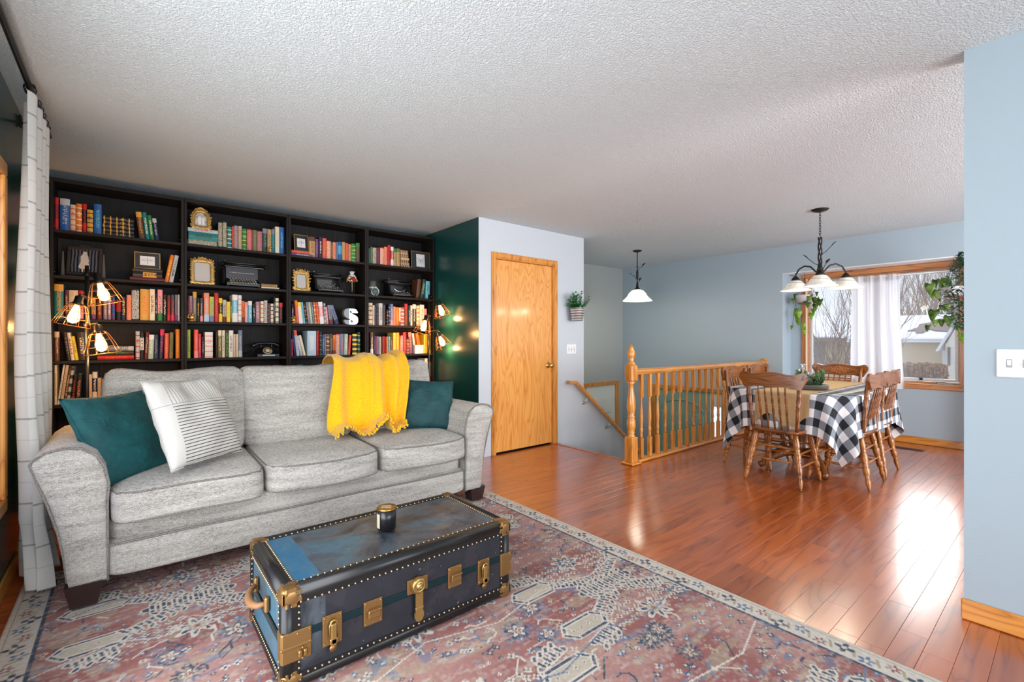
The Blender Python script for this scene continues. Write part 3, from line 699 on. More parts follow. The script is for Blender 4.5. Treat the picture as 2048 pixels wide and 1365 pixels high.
t = NT('striped_cotton').set(Roughness=.9); c = t.coord(); s_ = t.sep(c)
zz = s_[2]; low = t.math('LESS_THAN', zz, .085)
st1 = t.math('GREATER_THAN', t.math('SINE', t.math('MULTIPLY', zz, 2*PI/.0165)), .72)
st2 = t.math('GREATER_THAN', t.math('SINE', t.math('MULTIPLY', s_[0], 2*PI/.016)), .78)
m1 = t.math('MULTIPLY', st1, low); m2 = t.math('MULTIPLY', st2, t.math('SUBTRACT', 1.0, low))
band = t.math('GREATER_THAN', s_[0], -.165); seamln = t.math('LESS_THAN', t.math('ABSOLUTE', t.math('SUBTRACT', zz, .085)), .0016)
t.set(Base_Color=t.mix(t.math('MAXIMUM', t.math('MULTIPLY', t.math('ADD', m1, t.math('MULTIPLY', m2, .6)), band), t.math('MULTIPLY', seamln, .5)), srgb(206, 203, 196), srgb(72, 72, 72)))
t.bump(t.noise(c, 300, 2), .35, .002)
pillow('throw_pillow', t.mat, .235, .075, (.276, 3.005, .772), (rd(-22), rd(.7), rd(41.8)), 'white pillow with thin dark stripes leaning on the teal pillow', dent=.03)
# ---- throw blanket ----
def throw():
    # path of the centre line in (y, z): behind, over the cushion top, down its face, onto the seat
    P = [(3.70, .80), (3.70, .93), (3.67, 1.015), (3.60, 1.045), (3.50, 1.045), (3.425, 1.02), (3.375, .95), (3.33, .85), (3.29, .75), (3.262, .65), (3.24, .575), (3.205, .547), (3.15, .545), (3.10, .545)]
    L = [0]
    for a, b in zip(P[:-1], P[1:]): L.append(L[-1]+math.hypot(b[0]-a[0], b[1]-a[1]))
    def at(s):
        s *= L[-1]
        for i in range(len(L)-1):
            if s <= L[i+1]+1e-9: k = (s-L[i])/(L[i+1]-L[i]); return P[i][0]+(P[i+1][0]-P[i][0])*k, P[i][1]+(P[i+1][1]-P[i][1])*k, (P[i+1][0]-P[i][0])/(L[i+1]-L[i]), (P[i+1][1]-P[i][1])/(L[i+1]-L[i])
        return P[-1][0], P[-1][1], 0, -1
    def f(u, v):
        y, z, ty, tz = at(v*(.985+.0*u)-.0)
        front = smoothstep(.30, .42, v)
        x0 = 1.14-.10*smoothstep(.3, .9, v); x1 = 1.68-.11*smoothstep(.35, .9, v)
        uu = u+.02*math.sin(6*v+4*u); x = x0+(x1-x0)*uu
        amp = (.010+.016*smoothstep(.3, .6, v)+.010*v)*(1 if u < .5 else 1.5)
        fold = amp*(math.sin(2*PI*(2.2*u+.12*math.sin(4*v)))+.7*math.sin(2*PI*(5.1*u-.35*v)+1)*smoothstep(.25, .9, u))
        fold = abs(fold)**.9*(1 if fold > 0 else -.4)
        nx_, nz_ = -tz*-1, ty*-1
        # outward normal (towards the viewer / up)
        oy, oz = (tz, -ty); 
        off = .012+fold+amp*.6
        end = .02*math.sin(7*u)*smoothstep(.8, 1, v)+(-.05*(1-u)*smoothstep(.85, 1, v))
        return (x, y+oy*off+end, max(z+oz*off, .0))
    return f
tf = throw(); ys = tf(.5, 0)
bl = put('throw_blanket', G().grid(tf, 90, 110).mesh('throw_blanket', M['throw']), None, label='mustard yellow knitted throw draped over the sofa back', cat='blanket')
sd = bl.modifiers.new('thickness', 'SOLIDIFY'); sd.thickness = .008; sd.offset = 0
g = G(); rr = random.Random(4)
for k in range(74):
    u = k/73; p = tf(u, 1.0); g.tube([p, (p[0]+rr.uniform(-.006, .006), p[1]-.012, p[2]+.004), (p[0]+rr.uniform(-.014, .014), p[1]-.03-.01*rr.random(), p[2]-.012+.008*rr.random())], [.005, .004, .0055], 5)
    if u > .45: g.ball((p[0]+rr.uniform(-.01, .01), p[1]-.028, p[2]+rr.uniform(-.014, .004)), .009, 6)
put('fringe', g, M['throw'], bl, kind='stuff')
# ---- trunk ----
TX0, TX1, TY0, TY1, TZ0, TZ1 = .392, 1.372, 1.68, 2.215, .012, .357
TK = empty('steamer_trunk', (.88, 1.95, .012), 0, 'weathered blue and black steamer trunk with brass hardware used as coffee table', 'trunk')
def tp(name, g, mat, par=None, kind=None):
    me = g.mesh(name, mat)
    for v in me.vertices: v.co -= Vector((.88, 1.95, .012))
    return put(name, me, None, par or TK, kind=kind)
t = NT('trunk_canvas').set(Roughness=.38, Specular_IOR_Level=.5); c = t.coord(); s_ = t.sep(c)
n1 = t.noise(c, 4.2, 5, .65, .6); n2 = t.noise(c, 22, 4, .6)
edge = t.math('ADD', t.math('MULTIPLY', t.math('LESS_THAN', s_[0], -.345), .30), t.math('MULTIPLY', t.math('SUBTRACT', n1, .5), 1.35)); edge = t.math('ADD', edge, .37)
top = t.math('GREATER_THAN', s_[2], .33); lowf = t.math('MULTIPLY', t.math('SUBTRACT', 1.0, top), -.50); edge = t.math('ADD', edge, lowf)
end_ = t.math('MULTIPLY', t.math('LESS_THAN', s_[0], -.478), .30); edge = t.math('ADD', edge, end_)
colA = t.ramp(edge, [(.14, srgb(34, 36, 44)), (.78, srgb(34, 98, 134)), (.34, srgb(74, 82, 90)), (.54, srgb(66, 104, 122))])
brn = t.math('MULTIPLY', t.math('GREATER_THAN', t.noise(c, 3.1, 4, .6), .58), .35); colA = t.mix(brn, colA, srgb(56, 52, 56))
spk = t.math('GREATER_THAN', t.noise(c, 60, 2, .5), .74); t.set(Base_Color=t.mix(t.math('MULTIPLY', spk, .6), colA, srgb(150, 160, 165)))
t.set(Roughness=t.ramp(n2, [(.3, (.3, .3, .3, 1)), (.8, (.55, .55, .55, 1))])); t.bump(n2, .2, .002); M['canvas'] = t.mat
M['binding'] = plain('black_leather_binding', srgb(17, 17, 19), .36)
bb = plain('worn_brass', srgb(158, 122, 76), .4, .85); M['wbrass'] = bb
ZS = .185  # lid seam
tp('lower_body', G().box(TX0+.006, TX1-.006, TY0+.006, TY1-.006, TZ0, ZS-.001, .006), M['canvas'])
tp('lid', G().box(TX0+.006, TX1-.006, TY0+.006, TY1-.006, ZS+.001, TZ1-.004, .01), M['canvas'])
g = G()
def edge_(p, q, r): g.tube([p, q], r, 12)
r = .024
def binding(name, pts):
    gg = G()
    gg.tube(pts, .026, 14); tp(name, gg, M['binding'])
ix0, ix1, iy0, iy1, iz0, iz1 = TX0+.024, TX1-.024, TY0+.024, TY1-.024, TZ0+.024, TZ1-.024
for y in (iy0, iy1):
    for z in (iz0, iz1): binding('binding', [(ix0, y, z), (ix1, y, z)])
for x in (ix0, ix1):
    for z in (iz0, iz1): binding('binding', [(x, iy0, z), (x, iy1, z)])
    for y in (iy0, iy1): binding('binding', [(x, y, iz0), (x, y, iz1)])
# flat leather flanges
for z0, z1, zz in ((TZ1-.056, TZ1-.02, 0), (TZ0+.02, TZ0+.052, 0)):
    tp('binding_flange', G().box(TX0+.02, TX1-.02, TY0+.001, TY0+.010, z0, z1, .002), M['binding'])
    tp('binding_flange', G().box(TX0+.001, TX0+.010, TY0+.02, TY1-.02, z0, z1, .002), M['binding'])
for x0, x1 in ((TX0+.02, TX0+.058), (TX1-.058, TX1-.02)): tp('binding_flange', G().box(x0, x1, TY0+.001, TY0+.010, TZ0+.02, TZ1-.02, .002), M['binding'])
for y0, y1 in ((TY0+.02, TY0+.05), (TY1-.05, TY1-.02)):
    tp('binding_flange', G().box(TX0+.001, TX0+.010, y0, y1, TZ0+.02, TZ1-.02, .002), M['binding'])
    tp('binding_flange', G().box(TX0+.02, TX1-.02, y0-.006, y1, TZ1-.010, TZ1-.002, .002), M['binding'])
for x0, x1 in ((TX0+.02, TX0+.052), (TX1-.052, TX1-.02)): tp('binding_flange', G().box(x0, x1, TY0+.02, TY1-.02, TZ1-.010, TZ1-.002, .002), M['binding'])
# seam strips
tp('seam_band', G().box(TX0+.05, TX1-.05, TY0+.001, TY0+.008, ZS-.004, ZS+.022, .002), plain('dark_teal_metal', srgb(24, 52, 58), .3, .5))
tp('seam_band', G().box(TX0+.001, TX0+.009, TY0+.03, TY1-.03, ZS-.028, ZS+.004, .003), bpy.data.materials['dark_teal_metal'])
# studs
g = G()
def stud(x, y, z): g.ball((x, y, z), .0042, 6)
k = TX0+.06
while k < TX1-.055:
    stud(k, TY0+.001, TZ1-.052); stud(k, TY0+.001, TZ0+.046); stud(k, TY0+.047, TZ1-.002); stud(k, TY1-.047, TZ1-.002); k += .0235
k = TY0+.06
while k < TY1-.055:
    stud(TX0+.001, k, TZ1-.052); stud(TX0+.001, k, TZ0+.046); stud(TX0+.049, k, TZ1-.002); stud(TX1-.049, k, TZ1-.002); k += .0165
k = TZ0+.07
while k < TZ1-.06: stud(TX0+.054, TY0+.001, k); stud(TX1-.054, TY0+.001, k); stud(TX0+.001, TY0+.046, k); stud(TX0+.001, TY1-.046, k); k += .021
tp('studs', g, plain('stud_brass', srgb(205, 176, 136), .3, .8), kind='stuff')
# brass corners
for sx, X_ in ((1, TX0), (-1, TX1)):
    for sy, Y_ in ((1, TY0), (-1, TY1)):
        for sz, Z_ in ((1, TZ0), (-1, TZ1)):
            gg = G()
            def bx(a0, a1, b0, b1, c0, c1, bv=.004):
                xs = sorted((X_+sx*a0, X_+sx*a1)); y_s = sorted((Y_+sy*b0, Y_+sy*b1)); zs = sorted((Z_+sz*c0, Z_+sz*c1)); gg.box(xs[0], xs[1], y_s[0], y_s[1], zs[0], zs[1], bv)
            gg.sbox((X_+sx*.031, Y_+sy*.031, Z_+sz*.031), (.034, .034, .034), 3.4, 8)
            bx(-.001, .066, -.001, .012, .01, .05); bx(-.001, .012, -.001, .066, .01, .05); bx(.01, .05, -.001, .012, -.001, .066) if sz > 0 or True else 0
            if sz < 0: bx(.012, .062, .012, .062, -.001, .006)
            for q in ((.058, -.002, .03), (-.002, .058, .03), (.03, -.002, .058)): gg.ball((X_+sx*q[0], Y_+sy*q[1], Z_+sz*q[2]), .004, 6)
            tp('corner', gg, M['wbrass'])
# wrap-around clamps at the lid seam
for x0, x1 in ((TX0-.002, TX0+.095), (TX1-.06, TX1+.002)):
    gg = G().box(x0, x1, TY0-.004, TY0+.02, ZS-.075, ZS+.028, .004)
    if x0 < .5: gg.box(TX0-.004, TX0+.02, TY0, TY0+.05, ZS-.075, ZS+.028, .004).box(TX0-.006, TX0+.095, TY0-.007, TY0+.02, ZS-.028, ZS-.018, .003)
    for (a, b) in ((x0+.05, ZS+.018), (x1-.008, ZS+.02), (x1-.008, ZS-.066), (x1-.008, ZS-.02)): gg.ball((a, TY0-.004, b), .0038, 6)
    o = tp('hinge_clamp', gg, M['wbrass'])
    if x0 < .5: tp('catch', G().box(x0+.05, x0+.064, TY0-.016, TY0, ZS-.062, ZS-.038, .004).box(x0+.067, x0+.081, TY0-.016, TY0, ZS-.062, ZS-.038, .004).ball((x0+.065, TY0-.008, ZS-.032), .005, 6).ball((x0+.065, TY0-.008, ZS-.067), .005, 6), M['wbrass'], o)
def front_plate(cx, w_, z0, z1, kind):
    gg = G().box(cx-w_/2, cx+w_/2, TY0-.003, TY0+.006, z0, z1, .002)
    for a in (-1, 1):
        for b in (z0+.008, z1-.008): gg.ball((cx+a*(w_/2-.007), TY0-.003, b), .0042, 6)
    o = tp('lock_plate', gg, M['wbrass'])
    zc = (z0+z1)/2
    if kind == 'snap':
        tp('slot_bar', G().box(cx-.024, cx+.024, TY0-.018, TY0, zc-.016, zc+.010, .003).box(cx-.026, cx+.026, TY0-.024, TY0, zc+.010, zc+.018, .003), M['wbrass'], o)
    if kind == 'draw':
        pts = [(cx-.012, TY0-.012, zc-.03), (cx-.014, TY0-.014, zc+.02), (cx-.008, TY0-.014, zc+.034), (cx, TY0-.014, zc+.038), (cx+.008, TY0-.014, zc+.034), (cx+.014, TY0-.014, zc+.02), (cx+.012, TY0-.012, zc-.03)]
        tp('draw_bolt', G().tube(pts, .0035, 8).box(cx-.010, cx+.010, TY0-.020, TY0-.004, zc-.052, zc+.026, .003).box(cx-.014, cx+.014, TY0-.020, TY0, zc-.045, zc-.025, .003), plain('bright_brass', srgb(190, 158, 98), .3, .9) if 'bright_brass' not in bpy.data.materials else bpy.data.materials['bright_brass'], o)
        tp('tab', G().lathe([(.012, 0), (.013, .004), (0, .004)], n=14, T=Matrix.Translation((cx, TY0-.005, zc-.064)) @ Matrix.Rotation(PI/2, 4, 'X')), M['wbrass'], o)
front_plate(TX0+.165, .068, .118, .225, 'draw'); front_plate(TX0+.315, .072, .132, .222, 'snap')
front_plate(TX1-.305, .066, .150, .238, 'snap'); front_plate(TX1-.155, .062, .118, .222, 'draw')
cx = TX0+.50
gg = G().box(cx-.045, cx+.045, TY0-.003, TY0+.006, .188, .245, .002).prism([(cx+.034*math.cos(a), .218+.034*math.sin(a)) for a in [2*PI*k/20 for k in range(20)]], TY0-.010, TY0)
o = tp('centre_lock', gg, M['wbrass'])
gg = G().lathe([(.030, 0), (.030, .008), (.022, .012), (.020, .010), (.012, .012), (.012, .018), (.004, .02), (0, .017)], n=24, T=Matrix.Translation((cx, TY0-.008, .218)) @ Matrix.Rotation(PI/2, 4, 'X'))
tp('lock_barrel', gg, bpy.data.materials['bright_brass'], o)
gg = G().prism([(cx-.016, .205), (cx+.016, .205), (cx+.016, .118), (cx+.020, .108), (cx+.020, .095), (cx+.012, .080), (cx, .076), (cx-.012, .080), (cx-.020, .095), (cx-.020, .108), (cx-.016, .118)], TY0-.016, TY0-.008)
gg.box(cx-.018, cx+.018, TY0-.019, TY0-.008, .127, .134, .002)
tp('hasp', gg, bpy.data.materials['bright_brass'], o)
# end handle
yc = (TY0+TY1)/2+.02; pts = [(TX0-.004, yc-.085, .235), (TX0-.03, yc-.07, .228), (TX0-.042, yc-.035, .222), (TX0-.044, yc, .22), (TX0-.042, yc+.035, .222), (TX0-.03, yc+.07, .228), (TX0-.004, yc+.085, .235)]
o = tp('carry_handle', G().tube(pts, [.008, .011, .014, .015, .014, .011, .008], 8), plain('tan_leather', srgb(150, 108, 70), .6))
for a in (-.09, .09): tp('handle_loop', G().box(TX0-.014, TX0+.004, yc+a-.014, yc+a+.014, .205, .262, .006), M['wbrass'], o)
# ---- candle ----
cn = empty('candle_jar', (.885, 1.955, TZ1+.0005), 0, 'black glass candle jar with brass lid standing on the trunk', 'candle')
put('jar', G().lathe([(.034, 0), (.040, .004), (.041, .05), (.0415, .088), (.039, .088)], n=32), plain('matte_black_glass', srgb(24, 24, 26), .28), cn)
put('lid', G().lathe([(.0425, .088), (.0435, .090), (.0435, .096), (.040, .098), (.039, .0965), (0, .0965)], n=32), M['brass'], cn)
put('paper_label', G().grid(lambda u, v: (.0415*math.cos(2.6+u*.9), .0415*math.sin(2.6+u*.9), .012+v*.062), 8, 3), plain('cream_label', srgb(200, 190, 160), .6), cn)
def text(s, size, mat, parent, loc, rot, name='lettering', ext=.0004, align='CENTER', kind=None):
    cu = bpy.data.curves.new(name, 'FONT'); cu.body = s; cu.size = size; cu.extrude = ext; cu.align_x = align; cu.align_y = 'CENTER'; cu.resolution_u = 2
    tmp = bpy.data.objects.new(name, cu); COL.objects.link(tmp); bpy.context.view_layer.update()
    me = bpy.data.meshes.new_from_object(tmp.evaluated_get(bpy.context.evaluated_depsgraph_get())); bpy.data.objects.remove(tmp)
    me.materials.clear(); me.materials.append(mat); o = put(name, me, None, parent, loc, rot); return o
text('FOREST', .013, M['paper'], cn, (.002, .010, .0972), (0, 0, -.6)); text('SMOKE', .013, M['paper'], cn, (-.004, -.008, .0972), (0, 0, -.6))
# ---- curtain, rod, rings on the left window ----
rod = empty('curtain_rod', (-.36, 2.0, 2.385), 0, 'black curtain rod under the ceiling along the left window wall', 'curtain rod')
put('rod', G().rod((0, -2.6, 0), (0, 1.82, 0), .013, n=12), M['black'], rod)
put('bracket', G().box(-.098, -.085, 1.60, 1.63, -.045, .02, .003).rod((-.09, 1.615, -.02), (0, 1.615, -.02), .007).tube([(0, 1.60, -.018), (0, 1.63, -.018)], .012, 8), M['black'], rod)
for k in range(9):
    y = 1.12+.012*k if k < 4 else 1.30+.09*(k-4)
    a0 = random.uniform(-.2, .2)
    put('ring', G().tube([(.021*math.cos(a), a0*.05*math.cos(a), -.006+.021*math.sin(a)) for a in [2*PI*q/16 for q in range(16)]], .0022, 5, closed=True).box(-.003, .003, -.004, .004, -.052, -.027, .001), M['black'], rod, (0, y, 0))
t = NT('windowpane_linen').set(Roughness=.9); c = t.n('ShaderNodeAttribute'); c.attribute_name = 'uvw'; s_ = t.sep(c.outputs['Vector'])
def line(s, per, w_, off=0.0): return t.math('LESS_THAN', t.math('ABSOLUTE', t.math('SUBTRACT', t.math('FRACT', t.math('MULTIPLY_ADD', s, 1/per, off)), .5)), w_)
nn = t.noise(c.outputs['Vector'], 40, 3)
l1 = t.math('MULTIPLY', line(s_[1], .205, .022), t.ramp(nn, [(.3, (.5, .5, .5, 1)), (.7, (1, 1, 1, 1))])); l2 = t.math('MULTIPLY', line(s_[1], .205, .012, .5), .28); l3 = t.math('MULTIPLY', line(s_[0], .205, .008, .2), .12)
colc = t.mix(t.math('MINIMUM', t.math('ADD', t.math('ADD', l1, l2), l3), 1.0), srgb(234, 234, 230), srgb(160, 160, 160))
t.set(Base_Color=colc); tr = t.n('ShaderNodeBsdfTranslucent'); t.l(colc, tr.inputs[0]); mx = t.n('ShaderNodeMixShader'); mx.inputs[0].default_value = .25; t.l(t.b.outputs[0], mx.inputs[1]); t.l(tr.outputs[0], mx.inputs[2]); t.l(mx.outputs[0], t.out.inputs[0])
t.bump(t.noise(c.outputs['Vector'], 260, 2), .3, .001); M['linen'] = t.mat
def curtain(fn, nu, nv, name, mat, uv, **k):
    g = G().grid(fn, nu, nv); me = g.mesh(name, mat); a = me.attributes.new('uvw', 'FLOAT_VECTOR', 'POINT')
    a.data.foreach_set('vector', [x for j in range(nv) for i in range(nu) for x in uv(i/(nu-1), j/(nv-1))]); return put(name, me, None, **k)
def cf(u, v):
    z = 2.345-v*2.33
    wy = .62*(1-.12*math.sin(PI*v)); y = 3.06+.02*math.sin(3*v)+u*wy+.03*math.sin(5*u+2*v)
    amp = .028+.022*v
    x = -.360+amp*math.sin(2*PI*(4.0*u)+.5*math.sin(3*v))-.02*math.sin(PI*v)*(1-u)+.012*math.sin(9*v+4*u)*v
    if v > .86:
        s = (v-.86)/.14; z = max(.016+.03*abs(math.sin(9*u+7*s))*(1-s*.6), 2.345-.86*2.33-(v-.86)*2.33*1.0); x += s*(.03*math.sin(13*u)+.02); y += -.02*s+.05*s*math.sin(11*u+3*s)
    return (x, y, z-(.02*math.sin(PI*4*u)**2*(1-v)*.9))
cu_ = curtain(cf, 120, 120, 'curtain', M['linen'], lambda u, v: (u*1.35, v*2.36, 0), label='white linen curtain with grey windowpane lines bunched beside the bookcases', cat='curtain')
# ---- floor lamps with caged bulbs ----
def cage_lamp(X, Y, heads, label, top, lit):
    L = empty('floor_lamp', (X, Y, 0), 0, label, 'floor lamp')
    put('base', G().lathe([(.13, 0.001), (.13, .014), (.12, .02), (.02, .026), (0, .026)], n=32), M['iron'], L)
    put('pole', G().rod((0, 0, .02), (0, 0, top), .0105, n=12), M['black'], L)
    for (dx, dy, z, az, tilt) in heads:   # socket centre offset; tilt outwards
        A = Matrix.Translation((dx, dy, z)) @ Matrix.Rotation(az, 4, 'Z') @ Matrix.Rotation(tilt, 4, 'Y')
        hd = empty('lamp_head', (0, 0, 0)); hd.parent = L; hd.matrix_local = A
        q = Matrix.Translation((dx, dy, z)); inv = A.inverted()
        j = inv @ Vector((0, 0, z+.035)); j2 = inv @ Vector((dx*.6, dy*.6, z+.045))
        put('arm', G().tube([j, j2, (0, 0, .045), (0, 0, .03)], .007, 8).lathe([(.016, -.012), (.016, .012)], n=12, c=tuple(j)), M['iron'], hd)
        put('socket', G().lathe([(.014, .04), (.022, .036), (.023, .0), (.026, -.004), (.026, -.014), (.018, -.018)], n=18), M['black'], hd)
        put('bulb', G().lathe([(.012, -.014), (.014, -.03), (.024, -.065), (.030, -.09), (.029, -.11), (.020, -.127), (0, -.133)], n=18), M['bulb'], hd)
        gg = G(); prof = [(.026, -.006), (.045, -.022), (.062, -.06), (.078, -.105), (.092, -.148)]
        for k in range(10):
            a = 2*PI*k/10; gg.tube([(r*math.cos(a), r*math.sin(a), zz) for r, zz in prof], .0016, 5)
        for r, zz in (prof[1], prof[2], prof[3], prof[4]): gg.tube([(r*math.cos(2*PI*k/24), r*math.sin(2*PI*k/24), zz) for k in range(24)], .0016, 5, closed=True)
        put('wire_cage', gg, plain('copper_wire', srgb(190, 130, 80), .35, .8) if 'copper_wire' not in bpy.data.materials else bpy.data.materials['copper_wire'], hd)
        wp = Matrix.Translation((X, Y, 0)) @ A @ Vector((0, 0, -.165))
        point('lamp_bulb_light', wp, lit, (1, .50, .17), .02)
    return L
def off(u, v, X, Y):   # offset of a lamp head seen at (u,v), at lamp depth
    xx, zz = OY(u, v, Y); return xx-X, zz
LXp, LYp = OY(174, 650, 3.98)[0], 3.98
h = [off(198, 562, LXp, LYp), off(158, 606, LXp, LYp), off(197, 662, LXp, LYp)]
cage_lamp(LXp, LYp, [(h[0][0], -.03, h[0][1], 0, -.25), (h[1][0], -.06, h[1][1]-.0, 0, .22), (h[2][0], -.04, h[2][1], 0, -.15)], 'black floor lamp with three glowing caged bulbs near the curtain', OY(181, 532, LYp)[1], 6.0)
RXp, RYp = OY(858, 650, 4.45)[0], 4.45
h = [off(869, 608, RXp, RYp), off(847, 639, RXp, RYp), off(869, 670, RXp, RYp)]
cage_lamp(RXp, RYp, [(h[0][0]+.02, -.06, h[0][1], 0, -.35), (h[1][0]-.01, -.07, h[1][1], 0, .30), (h[2][0]+.02, -.06, h[2][1], 0, -.45)], 'black floor lamp with three glowing caged bulbs beside the dark green wall', OY(858, 590, RYp)[1], 5.0)
# ================= BOOKCASES =================
S = 4.703; ZB = (2.0, 1.667, 1.352, 1.043, .722, .40); BX = [LX+.018, .352, 1.157, 1.911, 2.712]
BN = ['leftmost', 'second', 'third', 'rightmost']
for i in range(4):
    x0, x1 = BX[i], BX[i+1]
    B = empty('bookcase', ((x0+x1)/2, S+.13, .0), 0, ['tall black bookcase nearest the curtain, leftmost of the four', 'second tall black bookcase from the curtain, with the rotary telephone', 'third tall black bookcase from the curtain, with the metal letter S', 'tall black bookcase against the dark green wall, rightmost of the four'][i], 'bookcase', 'four black bookcases along the wall')
    cx = (x0+x1)/2; hw = (x1-x0)/2-.001
    def bp_(name, x0_, x1_, z0, z1, y0=0, y1=.282, b=.0015):
        return put(name, G().box(x0_, x1_, y0-.13, y1-.13, z0, z1, b), M['black_shelf'], B)
    bp_('side_panel', -hw, -hw+.019, .0, 2.374); bp_('side_panel', hw-.019, hw, 0, 2.374)
    bp_('top_panel', -hw+.019, hw-.019, 2.345, 2.374); bp_('plinth', -hw+.019, hw-.019, 0, .08, .02)
    for z in ZB: bp_('shelf', -hw+.02, hw-.02, z-.022, z, .002)
    for k in range(3):
        a = -hw+.02+k*(2*hw-.04)/3; put('back_board', G().box(a+.0008, a+(2*hw-.04)/3-.0008, .137, .142, .08, 2.345), M['black_shelf'], B)
    g = G()
    for z in ZB[:5]:
        for sx in (-1, 1): g.ball((sx*(hw-.021), -.09, z+.028), .0035, 6); g.ball((sx*(hw-.021), .09, z-.03), .003, 6)
    put('shelf_pins', g, M['chrome'], B, kind='stuff')
# ---- colours ----
PAL = dict(red=(190, 30, 30), darkred=(110, 24, 26), maroon=(100, 34, 44), coral=(222, 88, 66), orange=(226, 122, 34), tan=(190, 150, 100), beige=(214, 190, 160), cream=(232, 218, 190), white=(232, 230, 226), yellow=(240, 206, 50), gold=(214, 160, 60),
    lime=(176, 196, 70), green=(36, 124, 58), darkgreen=(28, 62, 44), olive=(112, 110, 62), teal=(20, 120, 120), sky=(96, 184, 214), blue=(36, 92, 160), navy=(28, 38, 76), purple=(116, 66, 120), mauve=(160, 120, 140), pink=(236, 150, 160), hotpink=(206, 40, 84), salmon=(230, 140, 110),
    brown=(98, 60, 40), darkbrown=(56, 38, 30), black=(24, 23, 25), grey=(130, 130, 134), darkgrey=(66, 66, 72), silver=(186, 190, 192), paleblue=(176, 204, 224), palegreen=(164, 192, 170), bluegrey=(110, 124, 160))
NM = dict(darkred='dark red', darkgreen='dark green', hotpink='hot pink', darkbrown='dark brown', darkgrey='dark grey', paleblue='pale blue', palegreen='pale green', bluegrey='blue grey', sky='sky blue')
def nm(c): return NM.get(c, c)
# styles: p plain title, b bands, t top block, f foot block, o ornate all over, m middle block, s stripes horizontal many
def book_mat(st):
    t = NT('book_cloth_'+st).set(Roughness=.5); co = t.coord(); s_ = t.sep(co)
    c1 = t.attr('col'); c2 = t.attr('ink'); hh = t.attr('hh', out='Fac'); wd = t.attr('wd', out='Fac'); rnd_ = t.n('ShaderNodeObjectInfo').outputs['Random']
    z = t.math('DIVIDE', s_[2], hh); x = t.math('DIVIDE', s_[0], wd)
    front = t.math('LESS_THAN', s_[1], .012)
    def rng(v, a, b): return t.math('MULTIPLY', t.math('GREATER_THAN', v, a), t.math('LESS_THAN', v, b))
    sh = t.n('ShaderNodeCombineXYZ'); t.l(t.math('MULTIPLY', s_[0], 1.0), sh.inputs[0]); t.l(t.math('MULTIPLY', rnd_, 9.0), sh.inputs[1]); t.l(s_[2], sh.inputs[2])
    lettr = t.math('GREATER_THAN', t.noise(t.mapp(sh.outputs[0], (130, 1, 230)), 1, 0, .5), .52)
    xc = t.math('LESS_THAN', t.math('ABSOLUTE', x), .24)
    title = t.math('MULTIPLY', t.math('MULTIPLY', lettr, xc), rng(z, .22, .80))
    if st == 'p': m = title
    elif st == 'b': m = t.math('MAXIMUM', t.math('GREATER_THAN', t.math('SINE', t.math('MULTIPLY', z, 2*PI*5)), .82), t.math('MULTIPLY', title, rng(z, .55, .72)))
    elif st == 't': m = t.math('MAXIMUM', t.math('GREATER_THAN', z, .80), t.math('MULTIPLY', title, .9))
    elif st == 'f': m = t.math('MAXIMUM', t.math('LESS_THAN', z, .24), title)
    elif st == 'm': m = t.math('MAXIMUM', t.math('SUBTRACT', rng(z, .34, .80), title), t.math('MULTIPLY', title, 0))
    elif st == 's': m = t.math('GREATER_THAN', t.math('SINE', t.math('MULTIPLY', z, 2*PI*4.5)), .25)
    else:
        v = t.vor(t.mapp(sh.outputs[0], (1, 1, 1)), 75); m = t.math('MULTIPLY', t.math('GREATER_THAN', t.math('SINE', t.math('MULTIPLY', v, 26)), .1), rng(z, .04, .96))
    m = t.math('MULTIPLY', m, front)
    t.set(Base_Color=t.mix(m, c1, c2)); return t.mat
BM = {s: book_mat(s) for s in 'pbtfmso'}
bcache = {}
def book_mesh(w_, d_, h_, st):
    k = (round(w_, 4), round(d_, 3), round(h_, 3), st)
    if k not in bcache:
        g = G(); t_ = min(.003, w_*.15); r = min(.006, w_*.3)
        # boards + rounded spine, spine at y=0, x centred, height up from 0
        n = 4; out = [(-w_/2, d_)]+[(-w_/2+w_*(i/n), r-r*math.sin(PI*i/n)) for i in range(n+1)]+[(w_/2, d_)]
        inn = [(w_/2-t_, d_), (w_/2-t_, r+.004), (-w_/2+t_, r+.004), (-w_/2+t_, d_)]
        g.prism(out+inn, 0, h_, 'z'); me = g.mesh('book', BM[st])
        pg = G().box(-w_/2+t_*1.01, w_/2-t_*1.01, r+.0042, d_-.004, .003, h_-.003).mesh('page_block', M['paper'])
        bcache[k] = (me, pg)
    return bcache[k]
def book(x, y, z, w_, d_, h_, c, c2, st, lean=0.0, rot=None, label=None, group=None):
    me, pg = book_mesh(w_, d_, h_, st)
    o = put('book', me, None, None, (x, y, z), rot if rot is not None else (0, lean, 0), label, 'book', group)
    o['col'] = [float(v) for v in srgb(*PAL[c])[:3]]; o['ink'] = [float(v) for v in srgb(*PAL[c2])[:3]]; o['hh'] = float(h_); o['wd'] = float(w_)
    put('page_block', pg, None, o); return o
ORD = 'first second third fourth fifth sixth seventh eighth ninth tenth eleventh twelfth thirteenth fourteenth fifteenth sixteenth seventeenth eighteenth nineteenth twentieth twenty-first twenty-second twenty-third twenty-fourth twenty-fifth twenty-sixth twenty-seventh twenty-eighth twenty-ninth thirtieth'.split()
ROWN = ['top', 'second', 'third', 'fourth', 'fifth']
